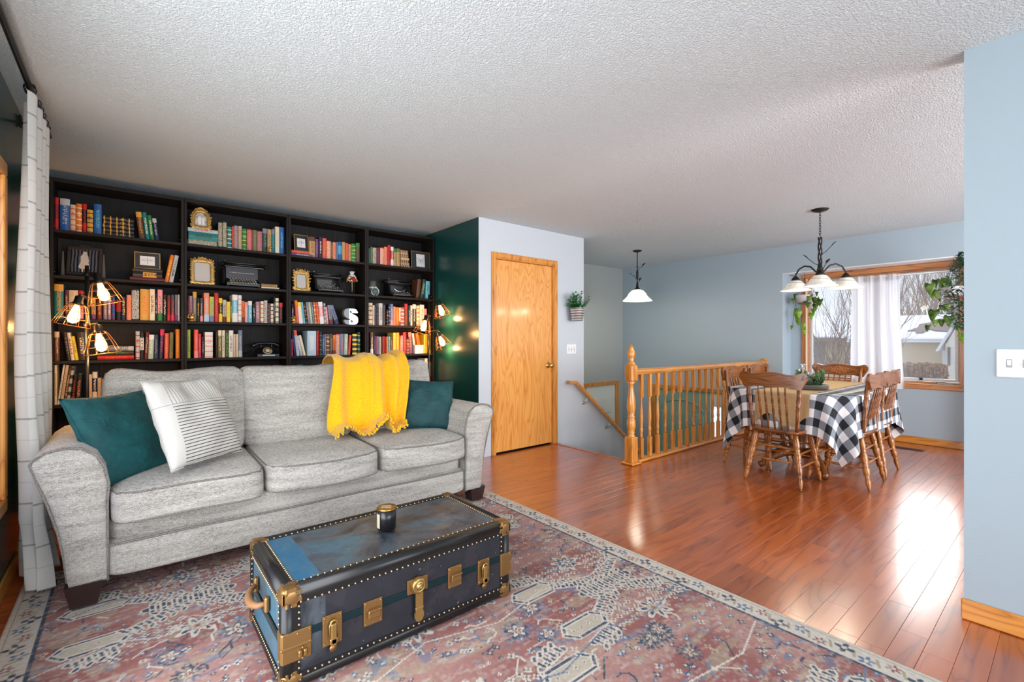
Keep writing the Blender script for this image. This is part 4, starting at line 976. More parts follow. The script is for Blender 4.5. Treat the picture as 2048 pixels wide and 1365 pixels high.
# rows: (bay, row, "u0 u1 vtop lean colour[/ink] style; ...") measured on the spine plane
ROWS = [
(0, 0, "103.3 117.2 394.7 0 red/maroon m;119.8 139.9 397.6 0 blue/silver t;140.3 151.6 409.7 0 beige/coral b;152 163.7 407.8 0 orange/cream b;164.5 173.6 408.2 0 red/black m;174 186.3 420 0 gold/black b;187.5 203.3 408.6 0 blue/sky p;279 290.5 424 -8 brown/gold t;291.5 300.5 425 -8 teal/cream p;301 309.5 431 -7 green/cream p;310 318.5 437 -6 navy/silver t"),
(0, 1, "329.1 336.8 510.5 12 orange/yellow p;337.7 346.3 511.5 12 silver/darkgrey p"),
(0, 2, "105.4 127 568.7 0 teal/gold t;129 137 580.5 0 maroon/beige p;137.6 156 581 0 beige/cream p;157 167 582 0 pink/red t;171 180.5 587 0 darkgrey/silver p;182.3 191.5 596 0 gold/purple f;193.5 204.5 600 0 darkred/gold p;206.5 214.6 597 0 grey/pink p;215.2 222.3 595 0 mauve/white t;223.2 230.3 594 0 blue/red b;232.5 241.8 593 0 black/red m;242.6 252 594.4 0 navy/yellow p;253 262.6 590.4 0 salmon/orange p;263.2 278.4 579 0 black/white o;280.3 298.3 579 0 gold/orange p;299 310 579 0 cream/darkred p;310.7 314.3 587 0 black/white p;315.2 325.2 579.8 0 pink/green f;326 333.7 590 0 black/white p;334.2 341.4 591 0 darkred/red f;342 349.4 590 0 darkgrey/hotpink f;349.9 355 590 0 grey/purple f;355.4 359.6 590 0 silver/white p"),
(0, 3, "106.4 118.7 664 0 brown/beige t;134 142 665 -9 darkbrown/grey p;142.3 149.5 666 -9 cream/red p;150 157.5 673 -9 yellow/olive p;158.5 176 665 -6 darkbrown/cream p;271.2 279.7 663 0 silver/red b;280.5 287.8 665 0 black/white m;288.3 295.8 665 3 darkred/silver p;296.2 306.8 670 2 palegreen/white t;307.5 317 670 0 navy/grey p;317.5 326.2 659 3 navy/hotpink t;328.5 337 667 1 coral/salmon p;338.3 346.2 665.5 1 olive/darkgreen p;351.5 359.7 659 0 orange/gold p"),
(0, 4, "103.3 113.6 730.7 0 cream/darkgrey p;114.2 118.4 730 12 white/grey p;119 126 731 12 beige/grey p;126.6 131.5 736 11 brown/cream p;132 139 734 10 silver/darkgrey s;140 148.5 751 6 black/red f;149.5 161 749 4 black/salmon p;174 184 750 0 beige/salmon p;184.6 194.5 745 0 white/navy m;195 202 757 0 beige/tan p;202.5 208 759 0 orange/gold p"),
(1, 0, "436.6 444.6 443.7 0 black/cream o;445.2 453.6 443.7 0 darkgreen/cream o;454.6 464 454 0 teal/cream b;464.4 467.6 453 0 coral/orange p;468 476 451 0 teal/pink o;476.4 484 452.5 0 palegreen/coral o;484.7 493.5 458 0 green/lime b;494 505 459 0 red/pink o;505.4 514 460.6 0 olive/grey p;514.3 524.7 462.2 0 maroon/pink o;525.2 534.4 457.4 0 darkgreen/grey t;534.9 543 459 0 tan/olive p;543.4 550.3 459 0 teal/grey t;550.6 559 454 0 cream/beige p;559.4 568.7 455 0 blue/sky p"),
(1, 2, "374.6 378 591.3 0 black/red p;378.4 385 592.3 0 mauve/brown f;385.8 393.5 584 0 grey/gold t;394 399.7 597 0 black/yellow p;400.2 406.5 597 0 darkgrey/pink f;408 418.5 586.5 0 salmon/paleblue f;419 428.2 594 0 lime/bluegrey f;428.8 437.3 586.5 0 red/coral p;438 445 597 0 yellow/black m;445.6 453 600.4 0 silver/darkred f;453.3 461 604 0 yellow/lime p;461.4 464.3 604.5 0 olive/cream p;464.7 475.8 590 0 white/sky m;476.5 483.6 591 0 white/pink b;484 489.5 602.5 0 orange/brown f;489.8 496.4 605 0 pink/white p;496.7 504.3 602.5 0 sky/white t;505.3 511 608 0 black/white p;511.7 520 604 0 mauve/beige p;521.3 527.8 603 0 cream/orange b;528.5 535.2 601.8 0 white/black o;535.7 541.2 607 0 maroon/teal b;541.7 547.3 608 0 cream/black b;547.8 550.6 595 0 black/silver p;551 557.8 597 0 cream/black b;559 566 606 0 black/red t"),
(1, 3, "374.3 381 660 0 lime/olive p;388.6 396.8 660 0 coral/pink f;397.3 402.5 668.3 0 hotpink/pink p;403 409.4 674 0 black/grey p;410 426 665 0 white/pink b;431.5 435.8 663 0 black/brown p;436.2 443.6 661.4 0 olive/cream t;444 450.4 661.4 0 cream/olive p;450.8 457.5 661.4 0 darkbrown/darkbrown p;458 467 661.6 0 white/darkgrey p;467.3 471.4 669 0 beige/cream p;471.8 476.7 669 0 cream/beige p;477.3 484.8 661.4 0 bluegrey/silver f"),
(1, 4, "527 534.5 731 0 black/grey p;535 544.3 731 0 darkgrey/black p;545 558 731.5 0 salmon/coral p;559 567 730.5 0 darkgreen/grey p"),
(2, 0, "619.2 630.2 474 0 tan/brown t;630.7 638 478.3 0 purple/mauve p;638.3 644.6 474 0 navy/cream p;645 653.2 477 0 coral/orange p;653.7 662.3 482 0 coral/cream o;662.6 665.8 485 0 olive/gold p;666.1 672.2 485 0 salmon/coral p;672.6 676.3 485 0 bluegrey/grey p;676.7 684.3 484.3 0 blue/sky m;684.7 690.9 484.8 0 tan/orange p;691.3 696.9 486.6 0 coral/orange p;697.2 703 489 0 tan/olive p;703.3 712 488 0 green/lime b;712.4 720 486.3 0 brown/green t"),
(2, 2, "583.3 588 609 0 black/white p;592.3 598 601.5 -3 coral/orange t;598.5 607 605 -4 white/yellow t;607.4 611.3 605 -5 sky/blue p;611.7 616 608 -5 black/orange b;616.5 621 605 -5 grey/pink p;621.3 626 605 -5 palegreen/white p;626.3 630 605 -5 bluegrey/palegreen p;630.4 635 605 -4 orange/cream b;635.3 639.5 605 -4 coral/gold b;640.3 649 604.5 -4 white/pink m;649.5 652.8 607 -2 silver/darkgrey b;653.4 657.5 614 -3 pink/white p;660 667 610.5 -5 grey/maroon f;671.5 679 611 -13 bluegrey/navy f"),
(2, 3, "582.2 586.6 679 -1 hotpink/maroon p;588.5 593 669 -5 navy/blue p;593.6 599.3 661 -6 paleblue/coral t;600.5 606.3 672.5 -8 silver/white p;607.5 612.3 671 -10 cream/white p;615 632.7 662.4 0 paleblue/white p;633.3 638.4 662.4 0 red/coral p;639.3 644.4 664.6 0 black/olive b;644.8 648.6 669.5 0 blue/paleblue p;649 652 669 0 grey/palegreen p;652.5 659.4 668.6 0 brown/beige b;659.8 665.7 668.6 0 darkgrey/tan p;666 671.3 670.3 0 orange/darkred f;671.6 679.7 668.6 0 red/cream o;680.2 687.7 668.6 0 bluegrey/coral p;688.2 695.3 668.6 1 palegreen/white p;696.2 700.6 670.3 3 coral/hotpink p;705.3 715.3 668.6 0 black/yellow s;715.8 721 665 0 darkgreen/palegreen b"),
(2, 4, "581.7 586.6 730.8 0 maroon/red p;587 596.2 730.8 0 olive/green p;596.6 606.7 730 0 blue/navy p;613.7 621.6 736 0 red/darkred p;627.8 638 734.7 0 red/coral p"),
(3, 0, "737.6 740.6 497 0 teal/blue p;741 745.3 494 0 olive/grey p;745.7 753.5 495 0 darkgreen/cream o;753.9 760 495.7 0 maroon/purple p;760.4 768.3 496 0 coral/cream o;768.6 775.6 494.2 0 salmon/coral p;775.9 781.5 490.4 0 red/darkred p;782 787.7 494 0 white/red m;788.1 793.6 497.5 0 tan/green t;794 800.4 497.5 0 tan/olive t"),
(3, 1, "832.4 839.4 559 4 brown/darkbrown p;840.8 847.6 559.5 6 darkgreen/palegreen p;851.5 859.6 563 1 sky/blue p"),
(3, 2, "737.6 745.6 606.2 0 beige/brown b;745.9 749.6 611 0 cream/purple p;750 751.8 614 0 blue/navy p;752.2 757.6 615 0 black/darkred b;758 766 607 0 silver/darkgrey p;766.4 771.3 610 0 darkgrey/black p;773.6 777.3 620 0 black/coral b;777.7 781 609 0 navy/sky b;781.3 786.7 608.7 0 bluegrey/pink f;787 791.6 613.7 0 salmon/orange p;792 798.2 615 0 orange/gold p;798.6 801.7 616 0 white/grey f;802.2 809 615.5 0 coral/white b;809.6 816.2 608.4 0 brown/red t;817 821 612.4 0 black/white p;821.4 825.4 611.4 0 white/black p;826 832.7 609.3 0 black/white t;833.4 839.7 612 0 cream/orange b;840.2 849 610 0 white/tan p;849.4 854 618 0 pink/mauve p"),
(3, 3, "741.2 746.9 665.3 0 brown/white f;747.3 750 672.8 0 navy/grey p;750.4 754 673.4 0 purple/red p;754.4 758.4 673.4 0 grey/darkgrey p;758.8 762.3 674 0 silver/grey p;762.7 765.4 674 0 darkbrown/brown p;765.8 770 673.4 0 red/darkred p;770.3 772.9 674.5 0 darkred/black p;773.2 777 674 0 orange/coral p;777.4 781 673.4 0 sky/teal p;781.4 785.6 674.7 0 brown/orange p;786.6 792.2 666 0 yellow/gold p;792.6 799 666 0 gold/yellow p;799.4 801.9 674 0 orange/cream p;802.3 806.2 671.6 0 pink/cream p;806.6 813.2 665.3 0 red/coral p;813.6 819.2 677.8 0 brown/salmon b;819.7 826 665.3 -3 purple/salmon t;829.2 833 667 -5 white/pink p;838.5 844 667 -7 orange/red p;848.2 851.4 669.7 0 yellow/cream p;851.8 854.5 668.5 0 gold/yellow p;858.6 861.3 668 0 yellow/gold p"),
(3, 4, "821.5 827.5 733 0 beige/pink p;828 834.5 728 0 white/silver f;835 843.8 723 0 white/green t;844.4 849.8 725 0 coral/white p;850.2 855.6 717.6 0 white/orange p;858 861.2 724.5 0 white/red f"),
]
bk = random.Random(11); YB = S+.028; SON = None
for bay, row, data in ROWS:
    zs = ZB[row]; n = 0
    for item in data.split(';'):
        a = item.split(); u0, u1, vt, ln = map(float, a[:4]); cc = a[4].split('/'); st = a[5]
        yy = YB+bk.uniform(0, .02)
        if bay == 3 and row == 3: yy = YB+bk.uniform(0, .012)
        xa, xb_ = max(BX[bay]+.0215, xat(yy, u0)), min(BX[bay+1]-.0215, xat(yy, u1)); w_ = max(.008, xb_-xa-.0012); cx = (xa+xb_)/2
        u_m = (u0+u1)/2+ln; zt = OY(u_m, vt, yy)[1]; h_ = max(.10, zt-zs); lean = 0.0
        if ln:
            dx = xat(yy, u_m)-cx; lean = math.atan2(dx, h_); h_ = h_/math.cos(lean)-w_*abs(math.sin(lean))*.5
        if ln > 0:
            lim = BX[bay+1]-.022; mx_ = lim-(cx+w_/2)
            if h_*math.sin(lean) > mx_: lean = math.asin(max(0, mx_)/h_)
        if ln < 0 and cx-w_/2+h_*math.sin(lean) < BX[bay]+.022: lean = -math.asin(max(0, cx-w_/2-BX[bay]-.022)/h_)
        d_ = min(.225, max(.12, h_*.68))+bk.uniform(-.01, .01)
        hs = 'tall' if h_ > .245 else ('short' if h_ < .185 else '')
        ws = 'thick' if w_ > .045 else ('thin' if w_ < .015 else '')
        pat = {'p': '', 'b': f'banded {nm(cc[1])}', 't': f'with {nm(cc[1])} top', 'f': f'with {nm(cc[1])} foot', 'm': f'with {nm(cc[1])} panel', 's': f'striped {nm(cc[1])}', 'o': f'with {nm(cc[1])} ornament'}[st]
        lb = f"{nm(cc[0])} book {pat}".strip()+f", {ORD[n]} upright from left, {ROWN[row]} shelf, {BN[bay]} bookcase"
        if hs and len((hs+' '+lb).split()) <= 15: lb = hs+' '+lb
        z0 = zs+.0006+(w_/2*abs(math.sin(lean)) if ln else 0)
        o = book(cx, yy, z0, w_, d_, h_, cc[0], cc[1], st, lean, None, lb, f'books on the {ROWN[row]} shelf of the {BN[bay]} bookcase')
        if bay == 1 and row == 3 and n == 8: SON = (o, w_, h_)
        n += 1
if SON: text('SON OF A WITCH', .028, plain('bright_green_foil', srgb(110, 200, 60), .5), SON[0], (0.001, -.0008, SON[2]*.47), (PI/2, PI/2, 0), 'spine_lettering', .0003).scale = (.88, 1, 1)
# ---- books lying flat: (bay,row,[ (u0,u1,vtop,vbot,colour/ink,style) from bottom up ], word)
def flat(bay, row, items, note, dep_=.16, ygap=.0):
    z = ZB[row]+.0006; N = len(items)
    for k, (u0, u1, th, cc, st) in enumerate(items):
        c = cc.split('/'); yy = YB+bk.uniform(0, .012)+ygap; xa, xb_ = xat(yy, u0), xat(yy, u1)
        pos = 'bottom' if k == 0 else ('top' if k == N-1 else ORD[k]+' from bottom')
        lb = f"{nm(c[0])} book lying flat, {pos} of the {note}"
        me, pg = book_mesh(th-.0008, dep_, xb_-xa, st)
        o = book((xa), yy, z+th/2, th-.0008, dep_, xb_-xa, c[0], c[1], st, 0, (0, PI/2, 0), lb, f'books in the {note}')
        z += th
    return z
flat(0, 0, [(205, 268.5, .030, 'black/gold', 'b'), (205.5, 268, .031, 'black/gold', 'b'), (204.6, 268, .030, 'black/gold', 'b'), (206, 267, .031, 'black/gold', 'b'), (205.4, 267.5, .029, 'black/gold', 'b')], 'black stack, top shelf, leftmost bookcase')
zA = flat(0, 1, [(259.6, 329, .030, 'maroon/darkred', 'p'), (265.3, 324.4, .042, 'black/gold', 'm'), (265.3, 324.4, .030, 'darkbrown/black', 'p')], 'stack under the dragonfly frame, leftmost bookcase', .19)
flat(0, 3, [(195, 268, .034, 'red/coral', 'p'), (200, 267.4, .034, 'darkbrown/green', 'p'), (214, 267.4, .036, 'grey/silver', 't')], 'stack behind the lamp, leftmost bookcase', .19)
zB = flat(1, 0, [(374.8, 436.0, .046, 'darkgreen/cream', 'o'), (377, 436.2, .066, 'teal/darkgreen', 'p'), (375.6, 436, .032, 'silver/coral', 'p')], 'stack under the arched frame, second bookcase', .2)
flat(1, 1, [(523, 558.5, .016, 'cream/silver', 'p'), (523.4, 554.5, .028, 'tan/brown', 'o')], 'small pair beside the large typewriter', .12)
zC = flat(2, 0, [(582.9, 627, .028, 'purple/silver', 'p'), (582.9, 625.5, .026, 'coral/orange', 'p')], 'stack under the frame, top shelf, third bookcase', .2)
flat(3, 0, [(800.8, 821, .026, 'tan/brown', 's'), (801, 819, .030, 'beige/brown', 's'), (801.2, 818, .026, 'tan/darkbrown', 's'), (801.8, 818.5, .028, 'beige/tan', 's'), (800.5, 817, .030, 'tan/brown', 's'), (800.2, 816.5, .028, 'beige/brown', 's'), (799.5, 816.3, .022, 'tan/brown', 's')], 'coverless stack, top shelf, rightmost bookcase', .13)
# ---- frames ----
glassm = M['glass']
def frame_gold(name, w_, h_, loc, lean, yaw, label, seed, arch=False, ornate=.012, pic='blank'):
    o = empty(name, loc, (lean, 0, yaw), label, 'picture frame'); rr = random.Random(seed)
    g = G(); N = 96; b = .025
    def ring(s, k):
        # superellipse outline with scalloped ornament
        a = 2*PI*k/N; c_, s__ = math.cos(a), math.sin(a); ex = 9; r = (abs(c_)**ex+abs(s__)**ex)**(-1/ex)
        px, pz = r*c_, r*s__
        if arch and pz > 0: px *= (1-.38*pz*pz); 
        return px, pz
    vs = []; prof = [(0, 0), (0, -.012), (.25, -.020), (.6, -.014), (.8, -.018), (1, -.010), (1, 0)]
    for k in range(N):
        px, pz = ring(1, k); a = 2*PI*k/N
        orn = 1+ornate/(w_/2)*(.5+.5*math.sin(a*22+seed))*(.6+.4*math.sin(a*7))
        if pz > .9: orn += (.16*math.exp(-(px*3.2)**2))*(1.3 if not arch else .9)
        corner = ornate*1.6*max(0, abs(px)*abs(pz)-.6)/(w_/2); orn += corner
        for (f_, y) in prof:
            ow, oh = px*w_/2*orn, pz*h_/2*orn; iw, ih = px*(w_/2-b), pz*(h_/2-b); bump = -.004*(math.sin(a*40+f_*9+seed)) if 0 < f_ < 1 else 0
            vs.append((ow+(iw-ow)*f_, y+bump, oh+(ih-oh)*f_+h_/2))
    for k in range(0, N, 2):
        if not (arch and vs[k*len(prof)][2] < .004): g.ball((vs[k*7][0]*.985, -.012, vs[k*7][2]), .0062 if k % 4 else .0085, 6)
    g.tube([(-.03, -.014, h_-.004), (-.018, -.016, h_+.012), (0, -.018, h_+.018), (.018, -.016, h_+.012), (.03, -.014, h_-.004)], [.004, .006, .008, .006, .004], 6)
    P_ = len(prof); fs = [[k*P_+j, k*P_+j+1, ((k+1) % N)*P_+j+1, ((k+1) % N)*P_+j] for k in range(N) for j in range(P_-1)]
    put('moulding', g.add(vs, fs, True), M['gold'], o)
    iw, ih = w_/2-b+.004, h_/2-b+.004
    put('backing', G().box(-iw, iw, -.002, .003, h_/2-ih, h_/2+ih) if not arch else G().prism([(x_*iw*(1-.36*max(0, zz)**2), h_/2+zz*ih) for x_, zz in [ring(1, k) for k in range(0, N, 4)]], -.002, .003), plain('grey_paper', srgb(196, 194, 190), .6) if 'grey_paper' not in bpy.data.materials else bpy.data.materials['grey_paper'], o)
    put('easel', G().box(-.015, .015, .003, .06, .002, .008).box(-.012, .012, .045, .05, .0, .1), M['iron'], o)
    if pic == 'couple':   # pale photograph: light figure group on a green ground
        t = NT('wedding_photo').set(Roughness=.4); n = t.noise(t.coord(), 26, 3); t.set(Base_Color=t.ramp(n, [(.35, srgb(120, 130, 110)), (.6, srgb(206, 204, 198))]))
        put('photo', G().prism([(x_*iw*.98*(1-.36*max(0, zz)**2), h_/2+zz*ih*.98) for x_, zz in [ring(1, k) for k in range(0, N, 4)]], -.0035, -.002), t.mat, o)
        put('photo_figure', G().box(-.02, .004, -.0042, -.0034, h_*.22, h_*.66, 0).box(.008, .026, -.0042, -.0034, h_*.22, h_*.60), M['white'], o)
    return o
def on(u, v, Y): return OY(u, v, Y)
x, z = OY(402, 490, S+.06); frame_gold('picture_frame', .135, .165, (x, S+.065, zB+.001), -.14, .0, 'small arched antique gold frame on the teal book stack', 2, True, .010, 'couple')
x, z = OY(405, 540, S+.06); frame_gold('picture_frame', .165, .215, (x, S+.06, ZB[1]+.004), -.14, .0, 'antique gold frame with scroll crest beside the large typewriter', 5, False, .010)
x, z = OY(603, 550, S+.06); frame_gold('picture_frame', .135, .185, (x, S+.06, ZB[1]+.004), -.14, .0, 'ornate gold leaf frame left of the open typewriter, third bookcase', 8, False, .020)
def glass_frame(w_, h_, loc, lean, label, pic, cardw, cardh, dark=True):
    o = empty('picture_frame', loc, (lean, 0, 0), label, 'picture frame')
    put('metal_edge', G().box(-w_/2, w_/2, -.004, .004, 0, .005).box(-w_/2, w_/2, -.004, .004, h_-.005, h_).box(-w_/2, -w_/2+.005, -.004, .004, .005, h_-.005).box(w_/2-.005, w_/2, -.004, .004, .005, h_-.005), M['gold'], o)
    put('mat_board', G().box(-w_/2+.005, w_/2-.005, .0, .002, .005, h_-.005), plain('charcoal_mat', srgb(48, 48, 50), .5) if 'charcoal_mat' not in bpy.data.materials else bpy.data.materials['charcoal_mat'], o)
    put('card', G().box(-cardw/2, cardw/2, -.0015, .0, h_/2-cardh/2, h_/2+cardh/2), M['white'], o)
    put('easel', G().box(-.01, .01, .004, .05, .001, .006), M['iron'], o)
    g = G(); ink = M['iron']; c = h_/2
    if pic == 'dragonfly':
        g.tube([(0, -.002, c-cardh*.36), (0, -.002, c+cardh*.22)], .0012, 5); g.ball((0, -.002, c+cardh*.25), .003, 6)
        for s__ in (-1, 1):
            for dz in (.10, .0): g.tube([(0, -.002, c+cardh*dz), (s__*cardw*.2, -.002, c+cardh*(dz+.06)), (s__*cardw*.40, -.002, c+cardh*dz), (s__*cardw*.2, -.002, c+cardh*(dz-.05))], .0007, 4, closed=True)
    else:
        for s__ in (-1, 1):
            g.tube([(0, -.002, c), (s__*cardw*.2, -.002, c+cardh*.16), (s__*cardw*.42, -.002, c+cardh*.22), (s__*cardw*.36, -.002, c+cardh*.02), (s__*cardw*.1, -.002, c-cardh*.02)], .0011, 4, closed=True)
            g.tube([(0, -.002, c-cardh*.03), (s__*cardw*.28, -.002, c-cardh*.02), (s__*cardw*.32, -.002, c-cardh*.16), (s__*cardw*.12, -.002, c-cardh*.2)], .0011, 4, closed=True)
        g.tube([(0, -.002, c-cardh*.16), (0, -.002, c+cardh*.08)], .0016, 5)
    put('drawing', g, ink, o, kind='stuff'); return o
def ww(u0, u1, Y): return xat(Y, u1)-xat(Y, u0)
x = OY(295, 520, S+.08)[0]; glass_frame(ww(269, 321, S+.08), .135, (x, S+.08, zA+.001), -.12, 'thin gold frame with dragonfly drawing on a book stack, leftmost bookcase', 'dragonfly', .095, .075)
x = OY(603, 480, S+.08)[0]; glass_frame(.13, .165, (x, S+.08, zC+.001), -.16, 'frame with dragonfly drawing on the orange and purple books', 'dragonfly', .075, .09)
x = OY(841.5, 517, S+.07)[0]; glass_frame(ww(823, 860, S+.07), .205, (x, S+.07, ZB[0]+.001), -.06, 'gold edged frame with butterfly drawing, top shelf of rightmost bookcase', 'butterfly', .105, .145)
# swing frame with old photograph of a child
x = OY(168, 510, S+.12)[0]
o = empty('swing_picture_frame', (x, S+.10, ZB[1]+.001), 0, 'dark swing frame holding an old photograph of a child in white', 'picture frame')
dk = plain('dark_carved_wood', srgb(58, 50, 46), .4)
put('stand', G().box(-.115, .115, -.02, .03, 0, .012, .003).prism([(-.125, .01), (-.105, .01), (-.110, .19), (-.118, .19)], 0, .015).prism([(.125, .01), (.105, .01), (.110, .19), (.118, .19)], 0, .015), dk, o)
fr = empty('swing_frame', (0, 0, 0)); fr.parent = o; fr.location = (0, -.005, .018); fr.rotation_euler = (-.22, 0, -.16)
put('frame_border', G().box(-.102, .102, -.01, .01, 0, .022, .004).box(-.102, .102, -.01, .01, .205, .228, .004).box(-.102, -.082, -.01, .01, .02, .208, .004).box(.082, .102, -.01, .01, .02, .208, .004).prism([(-.05, .226), (-.02, .240), (.02, .240), (.05, .226)], -.008, .008), dk, fr)
t = NT('old_photo_ground').set(Roughness=.3); wv = t.wave(t.coord(), 16, 2, 2, 1, 'X'); t.set(Base_Color=t.ramp(wv, [(.2, srgb(26, 28, 36)), (.9, srgb(92, 98, 112))]))
put('photo', G().box(-.083, .083, -.002, .004, .02, .207), t.mat, fr)
pw = plain('photo_white', srgb(206, 200, 190), .5)
g = G().prism([(-.012, .172), (.012, .172), (.020, .150), (.026, .112), (.022, .108), (.034, .060), (.024, .052), (-.024, .052), (-.034, .066), (-.022, .108), (-.024, .150)], -.004, -.002).lathe([(.013, 0), (.013, .002)], n=14, T=Matrix.Translation((0, -.002, .178)) @ Matrix.Rotation(PI/2, 4, 'X')).box(-.014, -.004, -.004, -.002, .028, .054).box(.004, .014, -.004, -.002, .028, .054)
put('photo_figure', g, pw, fr)
# ---- typewriters ----
def typewriter(x, w_, h_, y, z, label, style, d_=.22):
    o = empty('typewriter', (x, y, z), 0, label, 'typewriter'); bl = M['black']; hw = w_/2
    met = plain('dull_steel', srgb(120, 116, 110), .35, .9) if 'dull_steel' not in bpy.data.materials else bpy.data.materials['dull_steel']
    bh = h_*.78
    for sx in (-1, 1):
        for yy in (-d_*.40, d_*.40): put('foot', G().lathe([(.012, 0), (.009, .012)], n=10, c=(sx*hw*.68, yy, 0)), bl, o)
    if style == 'closed':
        g = G().prism([(-d_*.5, .012), (d_*.5, .012), (d_*.5, bh), (-d_*.02, bh), (-d_*.12, bh*.42), (-d_*.5, bh*.20)], -hw*.72, hw*.72, 'x'); put('body', g, M['black'], o)
        put('front_panel', G().box(-hw*.72, hw*.72, -d_*.16, -d_*.10, bh*.42, bh, .004), plain('navy_black_enamel', srgb(30, 32, 42), .25), o)
        put('side_arm', G().box(-hw*.86, -hw*.74, -d_*.3, d_*.45, .02, bh*.98, .012), M['black'], o)
    else:
        put('base_frame', G().box(-hw*.80, hw*.80, -d_*.5, d_*.5, .012, .034, .006), bl, o)
        for sx in (-1, 1): put('side_wall', G().prism([(-d_*.22, .03), (d_*.5, .03), (d_*.5, bh), (-d_*.02, bh), (-d_*.14, bh*.5)], sx*hw*.76-.01, sx*hw*.76+.01, 'x'), bl, o)
        put('rear_panel', G().box(-hw*.76, hw*.76, d_*.40, d_*.46, .03, bh*.95), bl, o)
        put('top_plate', G().box(-hw*.80, hw*.80, -d_*.06, d_*.46, bh*.92, bh, .006), bl, o)
        g = G()
        for k in range(9):
            a = -.9+1.8*k/8; g.tube([(hw*.46*math.sin(a), -d_*.08, bh*.78-hw*.34*math.cos(a)), (hw*.2*math.sin(a), d_*.12, bh*.55-hw*.1*math.cos(a))], .0018, 5)
        put('type_bars', g, met, o, kind='stuff')
        put('segment', G().tube([(hw*.50*math.sin(a), -d_*.10, bh*.80-hw*.36*math.cos(a)) for a in [-1.15+2.3*k/14 for k in range(15)]], .0055, 6), met if style == 'open' else M['chrome'], o)
    # carriage
    cx = .0 if style != 'closed' else hw*.16
    T = Matrix.Translation((cx-hw*.92, d_*.18, h_*.90)) @ Matrix.Rotation(PI/2, 4, 'Y')
    put('platen', G().lathe([(.0, 0), (.016, 0), (.016, w_*.92), (0, w_*.92)], n=16, T=T), bl, o)
    put('carriage_rail', G().box(cx-hw*.88, cx+hw*.88, d_*.06, d_*.32, h_*.80, h_*.84, .003).rod((cx-hw*.86, d_*.08, h_*.96), (cx+hw*.86, d_*.08, h_*.96), .003), met, o)
    for sx in (-1, 1): put('platen_knob', G().lathe([(.0, 0), (.019, 0), (.019, .014), (0, .014)], n=14, T=Matrix.Translation((cx+sx*hw*.97-.007, d_*.18, h_*.90)) @ Matrix.Rotation(PI/2, 4, 'Y')), bl, o)
    put('return_lever', G().tube([(cx-hw*.9, d_*.12, h_*.92), (cx-hw*.98, -.02, h_*.97), (cx-hw*.92, -.05, h_*1.0)], .003, 6).ball((cx-hw*.92, -.05, h_*1.0), .006, 6), M['chrome'], o)
    if style == 'closed': put('paper_rest', G().box(-hw*.6, hw*.75, d_*.28, d_*.32, h_*.86, h_*1.02, .003), bl, o); text('L.C. SMITH', .022, M['gold'], o, (hw*.1, d_*.27, h_*.96), (PI/2, 0, 0)); text('L C SMITH & CORONA TYPEWRITERS INC', .0105, M['paper'], o, (0, -d_*.165, bh*.72), (PI/2, 0, 0))
    else: put('paper_rest', G().box(-hw*.5, hw*.5, d_*.30, d_*.33, h_*.88, h_*1.0, .003), bl, o); text('TYPEWRITER', .012, M['gold'], o, (0, d_*.29, h_*.95), (PI/2, 0, 0)) if False else None
    g = G(); gk = G()
    for r_ in range(4):
        yy = -d_*.20-r_*.021; zz = bh*.40-r_*.0125
        for k in range(10):
            kx = (k-4.5)*w_*.060+(r_ % 2)*.006; gk.lathe([(.0074, 0), (.0078, .003), (.006, .004)], n=8, c=(kx, yy, zz)); g.rod((kx, yy, zz-.002), (kx, yy+.012, zz-.022), .0012, n=4)
    put('keys', gk, M['chrome'] if style != 'closed' else M['paper'], o, kind='stuff'); put('key_levers', g, met, o, kind='stuff')
    put('space_bar', G().box(-hw*.40, hw*.40, -d_*.55, -d_*.49, .04, .048, .003), bl, o)
    return o
x = OY(484, 560, S+.11)[0]; typewriter(x, .36, .235, S+.135, ZB[1]+.0006, 'large black typewriter with closed front, second bookcase', 'closed')
x = OY(657, 570, S+.11)[0]; typewriter(x, .315, .205, S+.135, ZB[1]+.0006, 'black open frame typewriter beside the stained glass lamp', 'open')
x = OY(800, 580, S+.11)[0]; typewriter(x, .31, .20, S+.135, ZB[1]+.0006, 'black typewriter with chrome arc, second shelf of rightmost bookcase', 'arc')
# ---- stained glass table lamp ----
x = OY(704, 570, S+.09)[0]; o = empty('table_lamp', (x, S+.09, ZB[1]+.0006), 0, 'small stained glass lamp with red rose shade on a bronze stem', 'lamp')
put('base', G().lathe([(.034, 0), (.032, .006), (.014, .014), (.008, .022)], n=20), M['iron'], o)
put('stem', G().lathe([(.008, .02), (.006, .05), (.008, .09), (.006, .12), (.012, .135), (.012, .165)], n=14), plain('bronze', srgb(120, 104, 78), .35, .8), o)
t = NT('stained_glass').set(Roughness=.2); co = t.coord(); s_ = t.sep(co); v = t.n('ShaderNodeTexVoronoi'); t.l(co, v.inputs[0]); v.inputs['Scale'].default_value = 34
sv = t.sep(v.outputs['Color']); lowz = t.math('LESS_THAN', s_[2], .178)
colr = t.ramp(sv[0], [(.0, srgb(190, 20, 24)), (.30, srgb(232, 190, 40)), (.5, srgb(30, 110, 50)), (.7, srgb(236, 234, 226))], 'CONSTANT')
v2 = t.vor(co, 34, 'DISTANCE_TO_EDGE'); cc_ = t.mix(lowz, srgb(238, 238, 232), colr); cc_ = t.mix(t.math('LESS_THAN', v2, .06), cc_, srgb(20, 20, 20)); t.set(Base_Color=cc_, Emission_Color=cc_, Emission_Strength=.12)
prof = [(.056, .135), (.055, .150), (.046, .178), (.030, .200), (.018, .212), (.020, .224), (.029, .236)]
put('shade', G().lathe(prof, n=24, caps=False), t.mat, o); put('shade_band', G().lathe([(.0475, .1765), (.0475, .182)], n=24, caps=False), M['black'], o)
